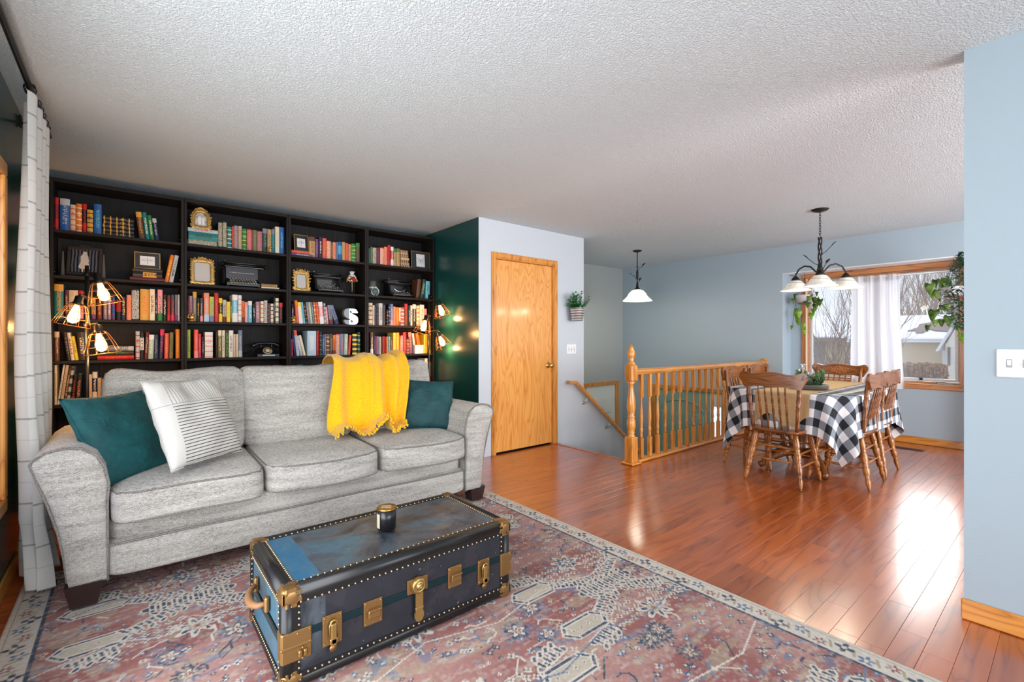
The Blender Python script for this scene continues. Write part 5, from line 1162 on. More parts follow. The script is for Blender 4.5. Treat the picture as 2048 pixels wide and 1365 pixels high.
put('finial', G().lathe([(.004, .21), (.006, .245), (0, .25)], n=8), M['iron'], o)
put('metal_spool', G().lathe([(.006, 0), (.006, .03)], n=10, T=Matrix.Translation((OY(726, 583, S+.05)[0], S+.05, ZB[1]+.009)) @ Matrix.Rotation(PI/2, 4, 'Y') @ Matrix.Rotation(.5, 4, 'X')), M['chrome'], label='tiny chrome cylinder lying beside the stained glass lamp', cat='ornament')
# ---- canister with twine + disc ----
x = OY(745, 575, S+.08)[0]; o = empty('wrapped_canister', (x, S+.09, ZB[1]+.0006), 0, 'grey green canister tied with a pink ribbon, rightmost bookcase', 'canister')
gm = plain('grey_green_card', srgb(84, 100, 98), .6)
put('can', G().lathe([(.042, 0), (.042, .155), (0, .155)], n=24), gm, o)
put('lid_disc', G().lathe([(.040, 0), (.040, .006), (0, .007)], n=24, T=Matrix.Translation((.012, -.048, .042)) @ Matrix.Rotation(PI/2, 4, 'X')), gm, o)
put('disc_rim', G().tube([(.012+.041*math.cos(2*PI*k/28), -.052, .042+.041*math.sin(2*PI*k/28)) for k in range(28)], .003, 6, closed=True), M['chrome'], o)
put('ribbon', G().lathe([(.0435, .078), (.0435, .092)], n=24, caps=False).tube([(0, -.044, .085), (.02, -.055, .094), (.034, -.048, .09), (.02, -.048, .08)], .003, 5, closed=True), plain('pink_ribbon', srgb(220, 180, 165), .6), o)
# ---- letter S : galvanised block letter, two-tone ----
def s_outline():
    P = []
    for (x_, z_) in [(.98, .72), (.98, .80), (.86, .96), (.70, 1.0), (.26, 1.0), (.10, .95), (.0, .82), (.0, .60), (.10, .46), (.60, .24), (.62, .17), (.56, .13), (.50, .17), (.46, .30), (.02, .30), (.02, .16), (.12, .04), (.28, .0), (.74, .0), (.90, .05), (1.0, .18), (1.0, .42), (.90, .54), (.42, .76), (.40, .83), (.46, .87), (.52, .83), (.55, .72)]: P.append((x_, z_))
    return P
x = OY(701, 630, S+.05)[0]; W_S, H_S = .145, .165
o = empty('letter_s', (x, S+.05, ZB[2]+.0006), 0, 'block letter S in galvanised metal, half white and half grey', 'letter')
P_ = [((a-.5)*W_S, b*H_S) for a, b in s_outline()]
t = NT('two_tone_galvanised').set(Roughness=.4, Metallic=.3); s_ = t.sep(t.coord()); nn = t.noise(t.coord(), 60, 3)
t.set(Base_Color=t.mix(t.math('GREATER_THAN', s_[0], -.022), srgb(110, 124, 128), t.ramp(nn, [(.3, srgb(206, 212, 214)), (.7, srgb(232, 234, 232))])))
put('face', G().prism(P_, -.02, .02), t.mat, o); put('edge_strip', G().prism([(a*1.02, b*1.01-.0004) for a, b in P_], -.014, .028), plain('tan_edge', srgb(170, 146, 116), .6), o)
# ---- rotary telephone ----
x = OY(534, 700, S+.1)[0]; o = empty('rotary_telephone', (x, S+.12, ZB[3]+.0006), 0, 'black rotary telephone on the fourth shelf of the second bookcase', 'telephone')
put('body', G().add([(-.09, -.08, .0), (.09, -.08, .0), (.09, .08, .0), (-.09, .08, .0), (-.09, -.08, .022), (.09, -.08, .022), (.09, .08, .022), (-.09, .08, .022), (-.05, .0, .075), (.05, .0, .075), (.05, .06, .085), (-.05, .06, .085)],
    [(0, 3, 2, 1), (0, 1, 5, 4), (1, 2, 6, 5), (2, 3, 7, 6), (3, 0, 4, 7), (4, 5, 9, 8), (5, 6, 10, 9), (6, 7, 11, 10), (7, 4, 8, 11), (8, 9, 10, 11)]), M['black'], o)
T = Matrix.Translation((0, -.045, .050)) @ Matrix.Rotation(rd(50), 4, 'X')
put('dial', G().lathe([(.040, 0), (.040, .006), (.036, .008), (.018, .008)], n=28, T=T, caps=False), plain('dial_plate', srgb(190, 170, 130), .4, .3), o)
put('dial_centre', G().lathe([(.017, .007), (.015, .010), (0, .010)], n=20, T=T), M['paper'], o)
g = G()
for k in range(10): a = .4+k*.52; g.lathe([(.0058, .0082), (.0058, .0088), (0, .0088)], n=8, T=T @ Matrix.Translation((.027*math.cos(a), .027*math.sin(a), 0)))
put('finger_holes', g, M['black'], o, kind='stuff')
put('handset', G().tube([(-.11, .03, .088), (-.10, .03, .105), (-.07, .03, .118), (0, .03, .122), (.07, .03, .118), (.10, .03, .105), (.11, .03, .088)], [.024, .02, .013, .012, .013, .02, .024], 12), M['black'], o)
put('cradle', G().box(-.05, -.04, .01, .05, .08, .11, .003).box(.04, .05, .01, .05, .08, .11, .003), M['black'], o)
put('cord', G().tube([(-.10-.09*k/60, .02+.006*math.sin(k*1.3), .02+.007*math.cos(k*1.3)+.03*(1-k/60)) for k in range(61)], .0025, 5), M['black'], o)
put('base_plate', G().box(-.055, .055, -.092, -.078, .002, .020, .003), plain('blue_chrome', srgb(130, 150, 160), .25, .8), o)
# ---- gold figurines ----
def figurine(u, Y, row, s, label):
    x = OY(u, 600, Y)[0]; o = empty('figurine', (x, Y, ZB[row]+.0006), 0, label, 'figurine'); gold = M['gold']
    put('pedestal', G().lathe([(.020*s, 0), (.022*s, .006*s), (.014*s, .012*s)], n=14), gold, o)
    put('body', G().ball((0, 0, .030*s), .016*s, 10, sz=(1, .8, 1.3)).ball((.006*s, -.002, .054*s), .010*s, 8).tube([(-.012*s, 0, .022*s), (-.026*s, 0, .03*s), (-.022*s, 0, .05*s), (-.010*s, 0, .044*s)], .0045*s, 6).tube([(.010*s, 0, .020*s), (.022*s, 0, .014*s)], .005*s, 6), gold, o)
    return o
figurine(540.3, S+.012, 0, .85, 'tiny gold seated figurine on the top shelf of the second bookcase')
figurine(384, S+.012, 2, 1.1, 'small gold dragon figurine at the left end of the second bookcase')
figurine(587.5, S+.012, 2, 1.1, 'small gold figurine at the left end of the third bookcase')
o = put('note_box', G().box(-.055, .055, 0, .05, 0, .095, .002), M['white'], label='small white box among the books, fourth shelf of rightmost bookcase', cat='box', loc=(OY(838, 700, S+.012)[0], S+.003, ZB[3]+.0006))
# ================= DINING =================
TYC = 1.63
# ---- pressback chairs ----
CW = M['chair']
legm = wood('turned_leg_oak', srgb(176, 112, 48), srgb(140, 80, 30), srgb(80, 42, 15), 2.0, 'Z', .3, .3)
cal = plain('caster_metal', srgb(120, 100, 80), .3, .9)
LEGP = [(t_, .0185+(r_-.0185)*1.35 if 0 < t_ < 1 else r_) for t_, r_ in [(0, .010), (.02, .013), (.06, .016), (.14, .019), (.20, .015), (.215, .019), (.23, .014), (.26, .021), (.36, .023), (.40, .017), (.415, .022), (.43, .017), (.445, .022), (.46, .017), (.52, .023), (.62, .024), (.66, .018), (.675, .023), (.69, .018), (.705, .023), (.72, .018), (.80, .023), (.90, .019), (1, .017)]]
POSTP = [(0, .014), (.10, .017), (.22, .014), (.25, .018), (.27, .013), (.29, .018), (.31, .014), (.40, .019), (.44, .014), (.46, .019), (.48, .014), (.58, .019), (.62, .014), (.64, .019), (.66, .015), (.74, .018), (.80, .015), (1, .015)]
SPINP = [(0, .005), (.06, .008), (.20, .010), (.24, .006), (.27, .009), (.30, .006), (.36, .010), (.45, .011), (.50, .006), (.53, .010), (.56, .006), (.64, .011), (.72, .009), (.76, .006), (.80, .009), (1, .004)]
t = NT('pressed_carving').set(Roughness=.3); co = t.coord(); v = t.vor(co, 60); t.set(Base_Color=t.ramp(v, [(.1, srgb(60, 32, 16)), (.5, srgb(150, 92, 46))])); t.bump(v, 1.0, .006); M['carve'] = t.mat
def make_chair(label):
    o = empty('dining_chair', (0, 0, 0), 0, label, 'chair', 'pressback oak chairs around the dining table')
    # seat, saddle shaped
    def f(u, v):
        a, b = 2*u-1, 2*v-1; hw = .205+.015*b; ex = 5; r = 1
        x = a*hw*(1-.10*abs(b)**6); y = .01+b*.205*(1-.08*abs(a)**6); z = .455-.010*(1-a*a)*(1-b*b)+.0; return (x, y, z)
    g = G().grid(f, 18, 18); n = 18; base = len(g.v)
    g.v += [(x*.97, y*.97, .425) for x, y, z in g.v[:n*n]]
    for j in range(n-1):
        for i in range(n-1): g.f.append([base+j*n+i, base+(j+1)*n+i, base+(j+1)*n+i+1, base+j*n+i+1]); g.sm.append(True); g.mi.append(0)
    bd = [i for i in range(n)]+[j*n+n-1 for j in range(1, n)]+[(n-1)*n+i for i in range(n-2, -1, -1)]+[j*n for j in range(n-2, 0, -1)]
    for k in range(len(bd)): a_, b_ = bd[k], bd[(k+1) % len(bd)]; g.f.append([a_, base+a_, base+b_, b_]); g.sm.append(True); g.mi.append(0)
    put('seat', g, M['chairx'], o)
    feet = [(-.215, -.215), (.215, -.215), (-.215, .215), (.215, .215)]; tops = [(-.15, -.14), (.15, -.14), (-.155, .14), (.155, .14)]
    for (fx, fy), (tx, ty) in zip(feet, tops):
        lg = put('leg', G().turned((fx, fy, .012), (tx, ty, .43), LEGP, 12), legm, o); put('foot_glide', G().lathe([(.006, 0.0005), (.010, .004), (.008, .013)], n=10, c=(fx, fy, 0)), cal, lg)
    def lp(i, z): k = (z-.012)/.418; return (feet[i][0]+(tops[i][0]-feet[i][0])*k, feet[i][1]+(tops[i][1]-feet[i][1])*k, z)
    for (i, j, z) in ((0, 1, .20), (0, 1, .31), (2, 3, .20), (2, 3, .31), (0, 2, .17), (0, 2, .27), (1, 3, .17), (1, 3, .27)):
        put('stretcher', G().turned(lp(i, z), lp(j, z), [(0, .006), (.3, .008), (.5, .010), (.7, .008), (1, .006)], 8), legm, o)
    for s in (-1, 1): put('post', G().turned((s*.170, -.165, .45), (s*.205, -.205, .90), POSTP, 12), CW, o)
    # crest rail with scalloped top and ears, slightly curved
    top = [(-.262, .885), (-.262, .905), (-.250, .925), (-.225, .932), (-.195, .922), (-.16, .912), (-.12, .914), (-.08, .925), (-.04, .931), (0, .932)]
    top = top+[(-x, z) for x, z in top[-2::-1]]
    bot = [(.262, .875), (.255, .852), (.235, .835), (.228, .800), (.190, .795), (.165, .806), (.13, .812), (.06, .812), (.03, .806), (0, .802)]
    bot = bot+[(-x, z) for x, z in bot[-2::-1]]
    P = top+bot; n = len(P)
    def cy(x): return -.215-.022*(1-(x/.262)**2)
    cxm = 24; g = G(); xs = [-.262+.524*k/cxm for k in range(cxm+1)]
    def itp(L, x):
        L = sorted(L)
        for a, b in zip(L[:-1], L[1:]):
            if a[0] <= x <= b[0] and b[0] > a[0]: return a[1]+(b[1]-a[1])*(x-a[0])/(b[0]-a[0])
        return L[0][1] if x < L[0][0] else L[-1][1]
    for x in xs:
        zt, zb = itp(top[1:-1], x), itp(bot, x); c = cy(x)
        g.v += [(x, c-.011, zb), (x, c-.012, (zb+zt)/2), (x, c-.009, zt), (x, c+.009, zt), (x, c+.012, (zb+zt)/2), (x, c+.011, zb)]
    for k in range(cxm):
        for q in range(6): g.f.append([k*6+q, (k+1)*6+q, (k+1)*6+(q+1) % 6, k*6+(q+1) % 6]); g.sm.append(False); g.mi.append(0)
    g.f += [[0, 1, 2, 3, 4, 5], [cxm*6+q for q in range(5, -1, -1)]]; g.sm += [False]*2; g.mi += [0]*2
    cr = put('crest_rail', g, M['chairx'], o)
    put('carved_panel', G().grid(lambda u, v: ((2*u-1)*.085, cy((2*u-1)*.085)+.0125+.002*(1-(2*u-1)**2)*(1-(2*v-1)**2), .868+(v-.5)*.082*(1-.5*abs(2*u-1)**2)), 16, 10), M['carve'], cr)
    for k in range(5):
        x = -.100+.050*k; put('spindle', G().turned((x, -.150, .45), (x*1.05, cy(x), .822), SPINP, 8), CW, o)
    return o
CHP = [((4.315, 1.61), -PI/2, 'oak pressback chair at the near end of the table, its back to the room'),
       ((4.725, 1.995), PI, 'nearer oak pressback chair on the railing side of the table'),
       ((5.262, 1.995), PI, 'farther oak pressback chair beside the stair railing, tucked at the table'),
       ((4.725, 1.265), 0, 'nearer oak chair on the table side away from the railing'),
       ((5.262, 1.275), 0, 'farther oak chair on the table side away from the railing, half hidden'),
       ((5.84, 1.68), PI/2, 'oak pressback chair at the far end of the table, carved crest facing the room')]
c0 = None
for (x, y), r, lb in CHP:
    o = make_chair(lb) if c0 is None else copy_tree(c0)
    c0 = c0 or o; o.location = (x, y, .001); o.rotation_euler = (0, 0, r); o['label'] = lb
# ---- table ----
HX, HY, RR = .79, .50, .27; TCX = 5.11; TZ = .745
tb = empty('dining_table', (TCX, TYC, 0), 0, 'oak pedestal dining table under a black and white checked cloth', 'table')
def rrect(hx, hy, r, n=10):
    P = []
    for q, (sx, sy) in enumerate(((1, 1), (-1, 1), (-1, -1), (1, -1))):
        for k in range(n+1): a = q*PI/2+PI/2*k/n; P.append((sx*(hx-r)+r*math.cos(a), sy*(hy-r)+r*math.sin(a)))
    return P
put('tabletop', G().prism(rrect(HX, HY, RR), TZ-.028, TZ, 'z'), M['chairx'], tb)
put('apron', G().prism(rrect(HX-.07, HY-.07, RR-.06), TZ-.10, TZ-.028, 'z'), M['chairx'], tb)
for s in (-.28, .28): put('pedestal', G().lathe([(.10, .12), (.105, .16), (.07, .19), (.06, .24), (.085, .33), (.09, .42), (.06, .50), (.05, .54), (.08, .58), (.12, .645)], n=22, c=(s, 0, 0)), CW, tb)
for sx in (-1, 1):
    for sy in (-1, 1):
        x0 = sx*.28; pts = [(x0+sx*.05, sy*.06, .17), (x0+sx*.13, sy*.14, .15), (x0+sx*.22, sy*.22, .09), (x0+sx*.25, sy*.25, .045), (x0+sx*.27, sy*.27, .032)]
        put('curved_foot', G().tube(pts, [.045, .045, .036, .028, .03], 10), CW, tb)
put('crossbeam', G().box(-.22, .22, -.035, .035, .15, .21, .01), CW, tb)
# ---- cloth ----
t = NT('buffalo_check').set(Roughness=.9); c = t.n('ShaderNodeAttribute'); c.attribute_name = 'uvw'; s_ = t.sep(c.outputs['Vector'])
def stripe(s): return t.math('GREATER_THAN', t.math('FRACT', t.math('DIVIDE', s, .140)), .5)
cnt = t.math('ADD', stripe(s_[0]), stripe(s_[1]))
t.set(Base_Color=t.ramp(t.math('MULTIPLY', cnt, .5), [(0, srgb(232, 230, 230)), (.25, srgb(128, 134, 142)), (.75, srgb(22, 24, 30))], 'CONSTANT')); t.bump(t.noise(c.outputs['Vector'], 500, 1), .2, .001); M['check'] = t.mat
LXc, LYc = HX+.33, HY+.335; ZC = TZ+.004
def drape(a, b, ztop, amp=1.0, seed=0.0, extra=0.0):
    qx = max(-(HX-RR), min(HX-RR, a)); qy = max(-(HY-RR), min(HY-RR, b)); dx, dy = a-qx, b-qy; d = math.hypot(dx, dy)
    R_ = RR+.006+extra
    if d <= R_: 
        return (a, b, ztop)
    nx_, ny_ = dx/d, dy/d; dr = d-R_; ang = math.atan2(ny_, nx_); arc = (qx*1.0-qy*1.0)*2.2
    corner = min(1, abs(nx_*ny_)*2.6)
    w_ = math.sin(ang*11+seed)*corner+math.sin((qx*7 if abs(ny_) > abs(nx_) else qy*9)*2.2+seed*2)*(1-corner)*.5
    off = amp*(.018+dr*(.06+.09*w_*(.4+corner)))
    rnd = min(dr, .012)
    return (qx+nx_*(R_+off), qy+ny_*(R_+off), ztop-dr+rnd*.3)
def cl(u, v):
    p = drape((2*u-1)*LXc, (2*v-1)*LYc, ZC); return (p[0]+TCX, p[1]+TYC, max(p[2], .05))
curtain(cl, 170, 130, 'tablecloth', M['check'], lambda u, v: ((2*u-1)*LXc, (2*v-1)*LYc, 0), label='black and white buffalo check cloth draped over the dining table', cat='tablecloth')
t = NT('burlap').set(Roughness=.95); co = t.coord(); t.set(Base_Color=t.ramp(t.noise(t.mapp(co, (300, 300, 300)), 1, 2), [(.3, srgb(176, 142, 98)), (.7, srgb(222, 190, 142))])); t.bump(t.noise(co, 350, 1), .6, .002)
def rn(u, v):
    a = (2*u-1)*(HX+.30); b = -.02+(2*v-1)*.215; p = drape(a, b, ZC+.004, .75, 0, .008); return (p[0]+TCX, p[1]+TYC, p[2])
ru = put('table_runner', G().grid(rn, 120, 24), t.mat, label='tan burlap runner with frayed ends along the checked tablecloth', cat='table runner')
g = G()
for k in range(40):
    for s in (0, 1): p = rn(s, k/39); g.tube([p, (p[0], p[1]+.003, p[2]-.018)], .0015, 4)
put('fringe', g, t.mat, ru, kind='stuff')
# ---- leaf helpers ----
def leaf_mat(name, c1, c2, rough=.4):
    t = NT(name).set(Roughness=rough); n = t.noise(t.coord(), 18, 3); col = t.ramp(n, [(.35, c1), (.65, c2)]); t.set(Base_Color=col)
    tr = t.n('ShaderNodeBsdfTranslucent'); t.l(col, tr.inputs[0]); mx = t.n('ShaderNodeMixShader'); mx.inputs[0].default_value = .3; t.l(t.b.outputs[0], mx.inputs[1]); t.l(tr.outputs[0], mx.inputs[2]); t.l(mx.outputs[0], t.out.inputs[0]); return t.mat
def leaf_geo(g, T, L, W_, heart=False, n=5):
    vs = []; fs = []
    for i in range(n+1):
        v = i/n; wd = W_*(math.sin(PI*min(1, v*.98+.02))**.7 if not heart else (1-v)**.7*(1 if v > .08 else .72))*(.5)
        fold = .12*W_; zc = -.12*L*v*v
        zb = -L*.12 if heart and i == 0 else 0
        vs += [(-wd, v*L+zb, zc+fold*(wd/W_*2)), (0, v*L, zc), (wd, v*L+zb, zc+fold*(wd/W_*2))]
    for i in range(n): a = i*3; fs += [(a, a+1, a+4, a+3), (a+1, a+2, a+5, a+4)]
    g.add(vs, fs, True, 0, T)
def rT(p, yaw, pitch, roll=0): return Matrix.Translation(p) @ Matrix.Rotation(yaw, 4, 'Z') @ Matrix.Rotation(pitch, 4, 'X') @ Matrix.Rotation(roll, 4, 'Y')
lg_ = random.Random(21)
M['euc'] = leaf_mat('eucalyptus_leaf', srgb(52, 104, 60), srgb(120, 164, 116)); M['pothos'] = leaf_mat('pothos_leaf', srgb(50, 96, 30), srgb(128, 160, 70), .3)
M['lime'] = leaf_mat('lime_leaf', srgb(108, 160, 40), srgb(160, 200, 80), .3); M['darkleaf'] = leaf_mat('boxwood_leaf', srgb(26, 62, 44), srgb(74, 116, 86)); M['jade'] = leaf_mat('jade_leaf', srgb(20, 110, 50), srgb(60, 170, 90))
M['stem'] = plain('brown_green_stem', srgb(74, 66, 44), .7)
M['galv'] = plain('galvanised_steel', srgb(160, 164, 168), .35, .8)
# ---- tray with greens and bottles ----
TRX, TRY = 4.74, 1.545; zt = ZC+.0095
tr_ = empty('tray', (TRX, TRY, zt), rd(-50), 'round galvanised tray on the burlap runner holding bottles and greenery', 'tray')
put('pan', G().lathe([(.145, 0), (.150, .003), (.152, .032), (.156, .034), (.156, .038), (.148, .038), (.145, .006), (0, .006)], n=40, ell=.8), M['galv'], tr_)
def bottle(dx, dy, r, h, label):
    o = empty('glass_bottle', (TRX+dx, TRY+dy, zt+.0065), 0, label, 'bottle', 'clear glass bottles in the tray')
    put('body', G().lathe([(0, 0), (r, .001), (r, h*.5), (r*.85, h*.62), (r*.34, h*.74), (r*.30, h*.93), (r*.42, h*.95), (r*.42, h), (r*.30, h)], n=20), M['vase'], o)
bottle(-.015, .045, .046, .215, 'tall clear glass bottle standing at the back of the tray greenery')
bottle(-.055, -.015, .036, .15, 'shorter clear glass bottle at the front of the tray greenery')
bottle(.03, .085, .032, .17, 'slim clear glass bottle farthest left in the tray')
g = G(); gl = G()
for k in range(80):
    a = lg_.random()*2*PI; r = .05+.085*lg_.random(); x, y = r*math.cos(a), r*.8*math.sin(a)
    if math.hypot(x, y) < .06: continue
    tip = (x*1.15, y*1.15, .05+.12*lg_.random()); g.tube([(x*.8, y*.8, .012), tip], .0015, 4)
    for q in range(5): f = q/5; p = (x*.8+(tip[0]-x*.8)*f, y*.8+(tip[1]-y*.8)*f, .012+(tip[2]-.012)*f); leaf_geo(gl, rT(p, lg_.random()*6.28, .5+lg_.random()*.6), .046, .026, False, 3)
gr = empty('greenery', (TRX, TRY, zt+.006), 0, 'artificial leafy greens filling the galvanised tray', 'greenery')
put('leaves', gl, M['euc'], gr, kind='stuff'); put('stems', g, M['stem'], gr, kind='stuff')
# ---- chandelier ----
CX_, CY_ = 5.08, 1.565
ch = empty('chandelier', (CX_, CY_, H), 0, 'dark iron vine chandelier with three alabaster glass shades over the table', 'chandelier')
put('canopy', G().lathe([(0, -.001), (.072, -.001), (.072, -.006), (.06, -.016), (.02, -.028), (.008, -.03)], n=24), M['iron'], ch)
for k in range(9):
    z = -.045-k*.025; T = Matrix.Translation((0, 0, z)) @ Matrix.Rotation(PI/2*(k % 2), 4, 'Z'); put('chain_link', G().tube([T @ Vector((.008*math.cos(a), 0, .018*math.sin(a))) for a in [2*PI*q/12 for q in range(12)]], .0022, 5, closed=True), M['iron'], ch)
def vine(pts, r=.006): return G().tube(pts, r, 8)
zc0, zc1 = -.265, -.60
for q in range(3):
    a0 = q*2.1; put('twisted_stem', vine([(.014*math.cos(a0+7*k/14), .014*math.sin(a0+7*k/14), zc0+(zc1-zc0)*k/14) for k in range(15)], .006), M['iron'], ch)
put('hub', G().lathe([(.012, -.50), (.02, -.55), (.034, -.60), (.038, -.625), (.02, -.64), (0, -.645)], n=16), M['iron'], ch)
def leafpart(name, p, yaw, pitch, L, W_, mat, par, heart=False):
    g = G(); leaf_geo(g, rT(p, yaw, pitch), L, W_, heart, 6); o = put(name, g, mat, par); s = o.modifiers.new('t', 'SOLIDIFY'); s.thickness = .0015; return o
# directions as seen from the room: right hand = (SN,-CS), towards viewer = (-CS,-SN)
def dirv(rt, fw, bx=CX_, by=CY_):
    L = math.hypot(bx, by); a, b = bx/L, by/L; return Vector((b*rt-a*fw, -a*rt-b*fw, 0))
for (rt, fw, z, L) in ((.10, .02, -.34, .062), (-.11, .02, -.44, .058), (.055, .05, -.50, .055)):
    d = dirv(rt, fw); st_ = Vector((0, 0, z-.10)); pts = [st_, st_+d*.45+Vector((0, 0, .03)), d*.9+Vector((0, 0, z-.02))]
    put('tendril', vine(pts, .003), M['iron'], ch); yaw = math.atan2(d.y, d.x)-PI/2; leafpart('metal_leaf', d*.88+Vector((0, 0, z-.025)), yaw, .9, L, .036, M['iron'], ch)
for q, (az) in enumerate((0, 2*PI/3, -2*PI/3)):
    rt, fw = math.sin(az)*.235, math.cos(az)*.235; d = dirv(rt, fw); dn = d.normalized()
    pts = [Vector((0, 0, -.62)), d*.18+Vector((0, 0, -.585)), d*.38+Vector((0, 0, -.535)), d*.62+Vector((0, 0, -.52)), d*.86+Vector((0, 0, -.545)), d+Vector((0, 0, -.60)), d+Vector((0, 0, -.635))]
    arm_ = put('arm', vine(pts, .0075), M['iron'], ch)
    put('socket_cap', G().lathe([(.014, -.61), (.034, -.636), (.040, -.655), (.036, -.66)], n=18, c=tuple(d)), M['iron'], ch)
    put('shade', G().lathe([(.030, -.650), (.052, -.660), (.078, -.690), (.092, -.715), (.112, -.735), (.137, -.752), (.134, -.755), (.108, -.741), (.088, -.720), (.074, -.694), (.05, -.665), (.030, -.655)], n=36, c=tuple(d), caps=False), M['alab'], ch)
    put('bulb', G().ball((d.x, d.y, -.712), .030, 12), M['bulbw'], ch)
    put('wire_vine', G().tube([(d.x+(.058+.028*k/20)*1.03*math.cos(k*.27+q), d.y+(.058+.028*k/20)*1.03*math.sin(k*.27+q), -.664-.042*k/20) for k in range(21)], .0018, 5), M['iron'], ch)
    leafpart('metal_leaf', d+Vector((0, 0, -.605)), math.atan2(d.y, d.x)-PI/2, .25, .06, .034, M['iron'], ch)
    point('chandelier_bulb_light', (CX_+d.x, CY_+d.y, H-.765), 6.0, (1, .85, .65), .03)
# ---- pendant over the stairs ----
PX, PY = 5.46, 3.90
pd = empty('pendant_lamp', (PX, PY, H), 0, 'dark iron vine pendant with a white glass shade over the stairwell', 'pendant lamp')
put('canopy', G().lathe([(0, -.001), (.062, -.001), (.062, -.006), (.05, -.016), (.016, -.026)], n=24), M['iron'], pd)
put('rod', G().rod((0, 0, -.02), (0, 0, -.5), .006), M['iron'], pd)
for q in range(2): put('twisted_stem', vine([(.012*math.cos(q*PI+6*k/12), .012*math.sin(q*PI+6*k/12), -.22-.32*k/12) for k in range(13)], .005), M['iron'], pd)
for (rt, fw, z, L) in ((.075, .02, -.22, .07), (-.065, .02, -.33, .06), (.045, .05, -.42, .06)):
    d = dirv(rt, fw); put('tendril', vine([(0, 0, z-.08), d*.5+Vector((0, 0, z-.03)), d+Vector((0, 0, z-.01))], .003), M['iron'], pd); leafpart('metal_leaf', d+Vector((0, 0, z-.01)), math.atan2(d.y, d.x)-PI/2, .8, L, .038, M['iron'], pd)
put('socket_cap', G().lathe([(.012, -.50), (.03, -.525), (.04, -.545), (.036, -.55)], n=18), M['iron'], pd)
t = NT('lit_alabaster').set(Base_Color=srgb(240, 236, 224), Roughness=.3, Emission_Color=srgb(255, 246, 228), Emission_Strength=1.0)
put('shade', G().lathe([(.040, -.545), (.075, -.555), (.115, -.595), (.140, -.640), (.175, -.675), (.202, -.700), (.198, -.704), (.170, -.680), (.134, -.645), (.11, -.600), (.07, -.562), (.04, -.55)], n=40, caps=False), t.mat, pd)
put('bulb', G().ball((0, 0, -.63), .035, 12), M['bulbw'], pd)
put('wire_vine', G().tube([((.085+.06*k/24)*1.03*math.cos(2+k*.2), (.085+.06*k/24)*1.03*math.sin(2+k*.2), -.568-.075*k/24) for k in range(25)], .0022, 5), M['iron'], pd)
point('pendant_bulb_light', (PX, PY, H-.73), 14, (1, .88, .7), .05)
# ---- white curtain in the dining window ----
t = NT('white_sheer').set(Roughness=.9, Base_Color=srgb(238, 238, 240)); tr = t.n('ShaderNodeBsdfTranslucent'); tr.inputs[0].default_value = srgb(240, 240, 244); mx = t.n('ShaderNodeMixShader'); mx.inputs[0].default_value = .5; t.l(t.b.outputs[0], mx.inputs[1]); t.l(tr.outputs[0], mx.inputs[2]); t.l(mx.outputs[0], t.out.inputs[0]); M['sheer'] = t.mat
def dc(u, v):
    y = 1.80-.47*u+(.012-.055*u)*v**2; z = 1.965-v*1.345
    x = RB-.055+.026*math.sin(2*PI*(4.4*u+.03*math.sin(6*v)))*(.7+.3*v)+.008*math.sin(2*PI*11*u)*(1-v)
    return (x, y, z)
o = put('window_curtain', G().grid(dc, 110, 30), M['sheer'], label='plain white curtain panel hanging in the middle of the dining window', cat='curtain')
put('header_band', G().grid(lambda u, v: (dc(u, v*.07)[0]-.004, dc(u, 0)[1], 1.975-v*.075), 110, 4), M['sheer'], o)
rdo = put('curtain_rod', G().rod((RB-.055, .83, 1.955), (RB-.055, 2.31, 1.955), .006), M['white'], label='thin white rod across the top of the dining window', cat='curtain rod')
# ---- hanging pothos pots ----
def pot(xx, uc, vt, label, leaves, hook_u, mats, seed):
    Y0 = yat(xx, uc); zt_ = OX(uc, vt, xx)[1]
    o = empty('hanging_planter', (xx, Y0, zt_-.115), 0, label, 'hanging plant')
    put('pot', G().lathe([(.072, .012), (.100, .105), (.104, .115), (.098, .115), (.09, .10), (0, .095)], n=28), plain('pale_lilac_plastic', srgb(206, 206, 214), .4) if 'pale_lilac_plastic' not in bpy.data.materials else bpy.data.materials['pale_lilac_plastic'], o)
    put('saucer', G().lathe([(.05, 0), (.078, .002), (.082, .016), (.074, .016), (.07, .006)], n=28), plain('terracotta', srgb(150, 86, 70), .5) if 'terracotta' not in bpy.data.materials else bpy.data.materials['terracotta'], o)
    put('soil', G().lathe([(.085, .100), (0, .104)], n=20), M['dirt'], o)
    zr = 2.078-(zt_-.115)
    for q in range(3): a = q*2.1+.4; put('hanger_wire', G().tube([(.098*math.cos(a), .098*math.sin(a), .112), (0, 0, zr-.07)], .0018, 5), M['iron'], o)
    put('hook', G().tube([(0, 0, zr-.07), (.012, 0, zr-.055), (.012, 0, zr-.035), (0, 0, zr-.02), (0, 0, zr)], .003, 6), M['iron'], o)
    rr = random.Random(seed); prev = None
    for (lu, lv, s, mi, chain) in leaves:
        yy, z_ = OX(lu, lv, xx); p = Vector((rr.uniform(-.05, .02)-.02, yy-Y0, z_-(zt_-.115)))
        st_ = Vector((0, max(-.08, min(.08, p.y)), .10)) if not chain or prev is None else prev
        put('vine', G().tube([st_, (st_+p)/2+Vector((-.02, 0, .012 if chain else .05)), p], .0022, 5), M['stem'], o)
        L = s/932*dep(xx, yy)*1.15; pitch = -1.1+rr.uniform(-.3, .3); yaw = PI/2+TH-PI/2+rr.uniform(-.5, .5)
        leafpart('leaf', p+Vector((0, 0, L*.35)), PI/2+rr.uniform(-.45, .45), pitch-.25, L, L*.86, mats[mi], o, True); prev = p
    return o
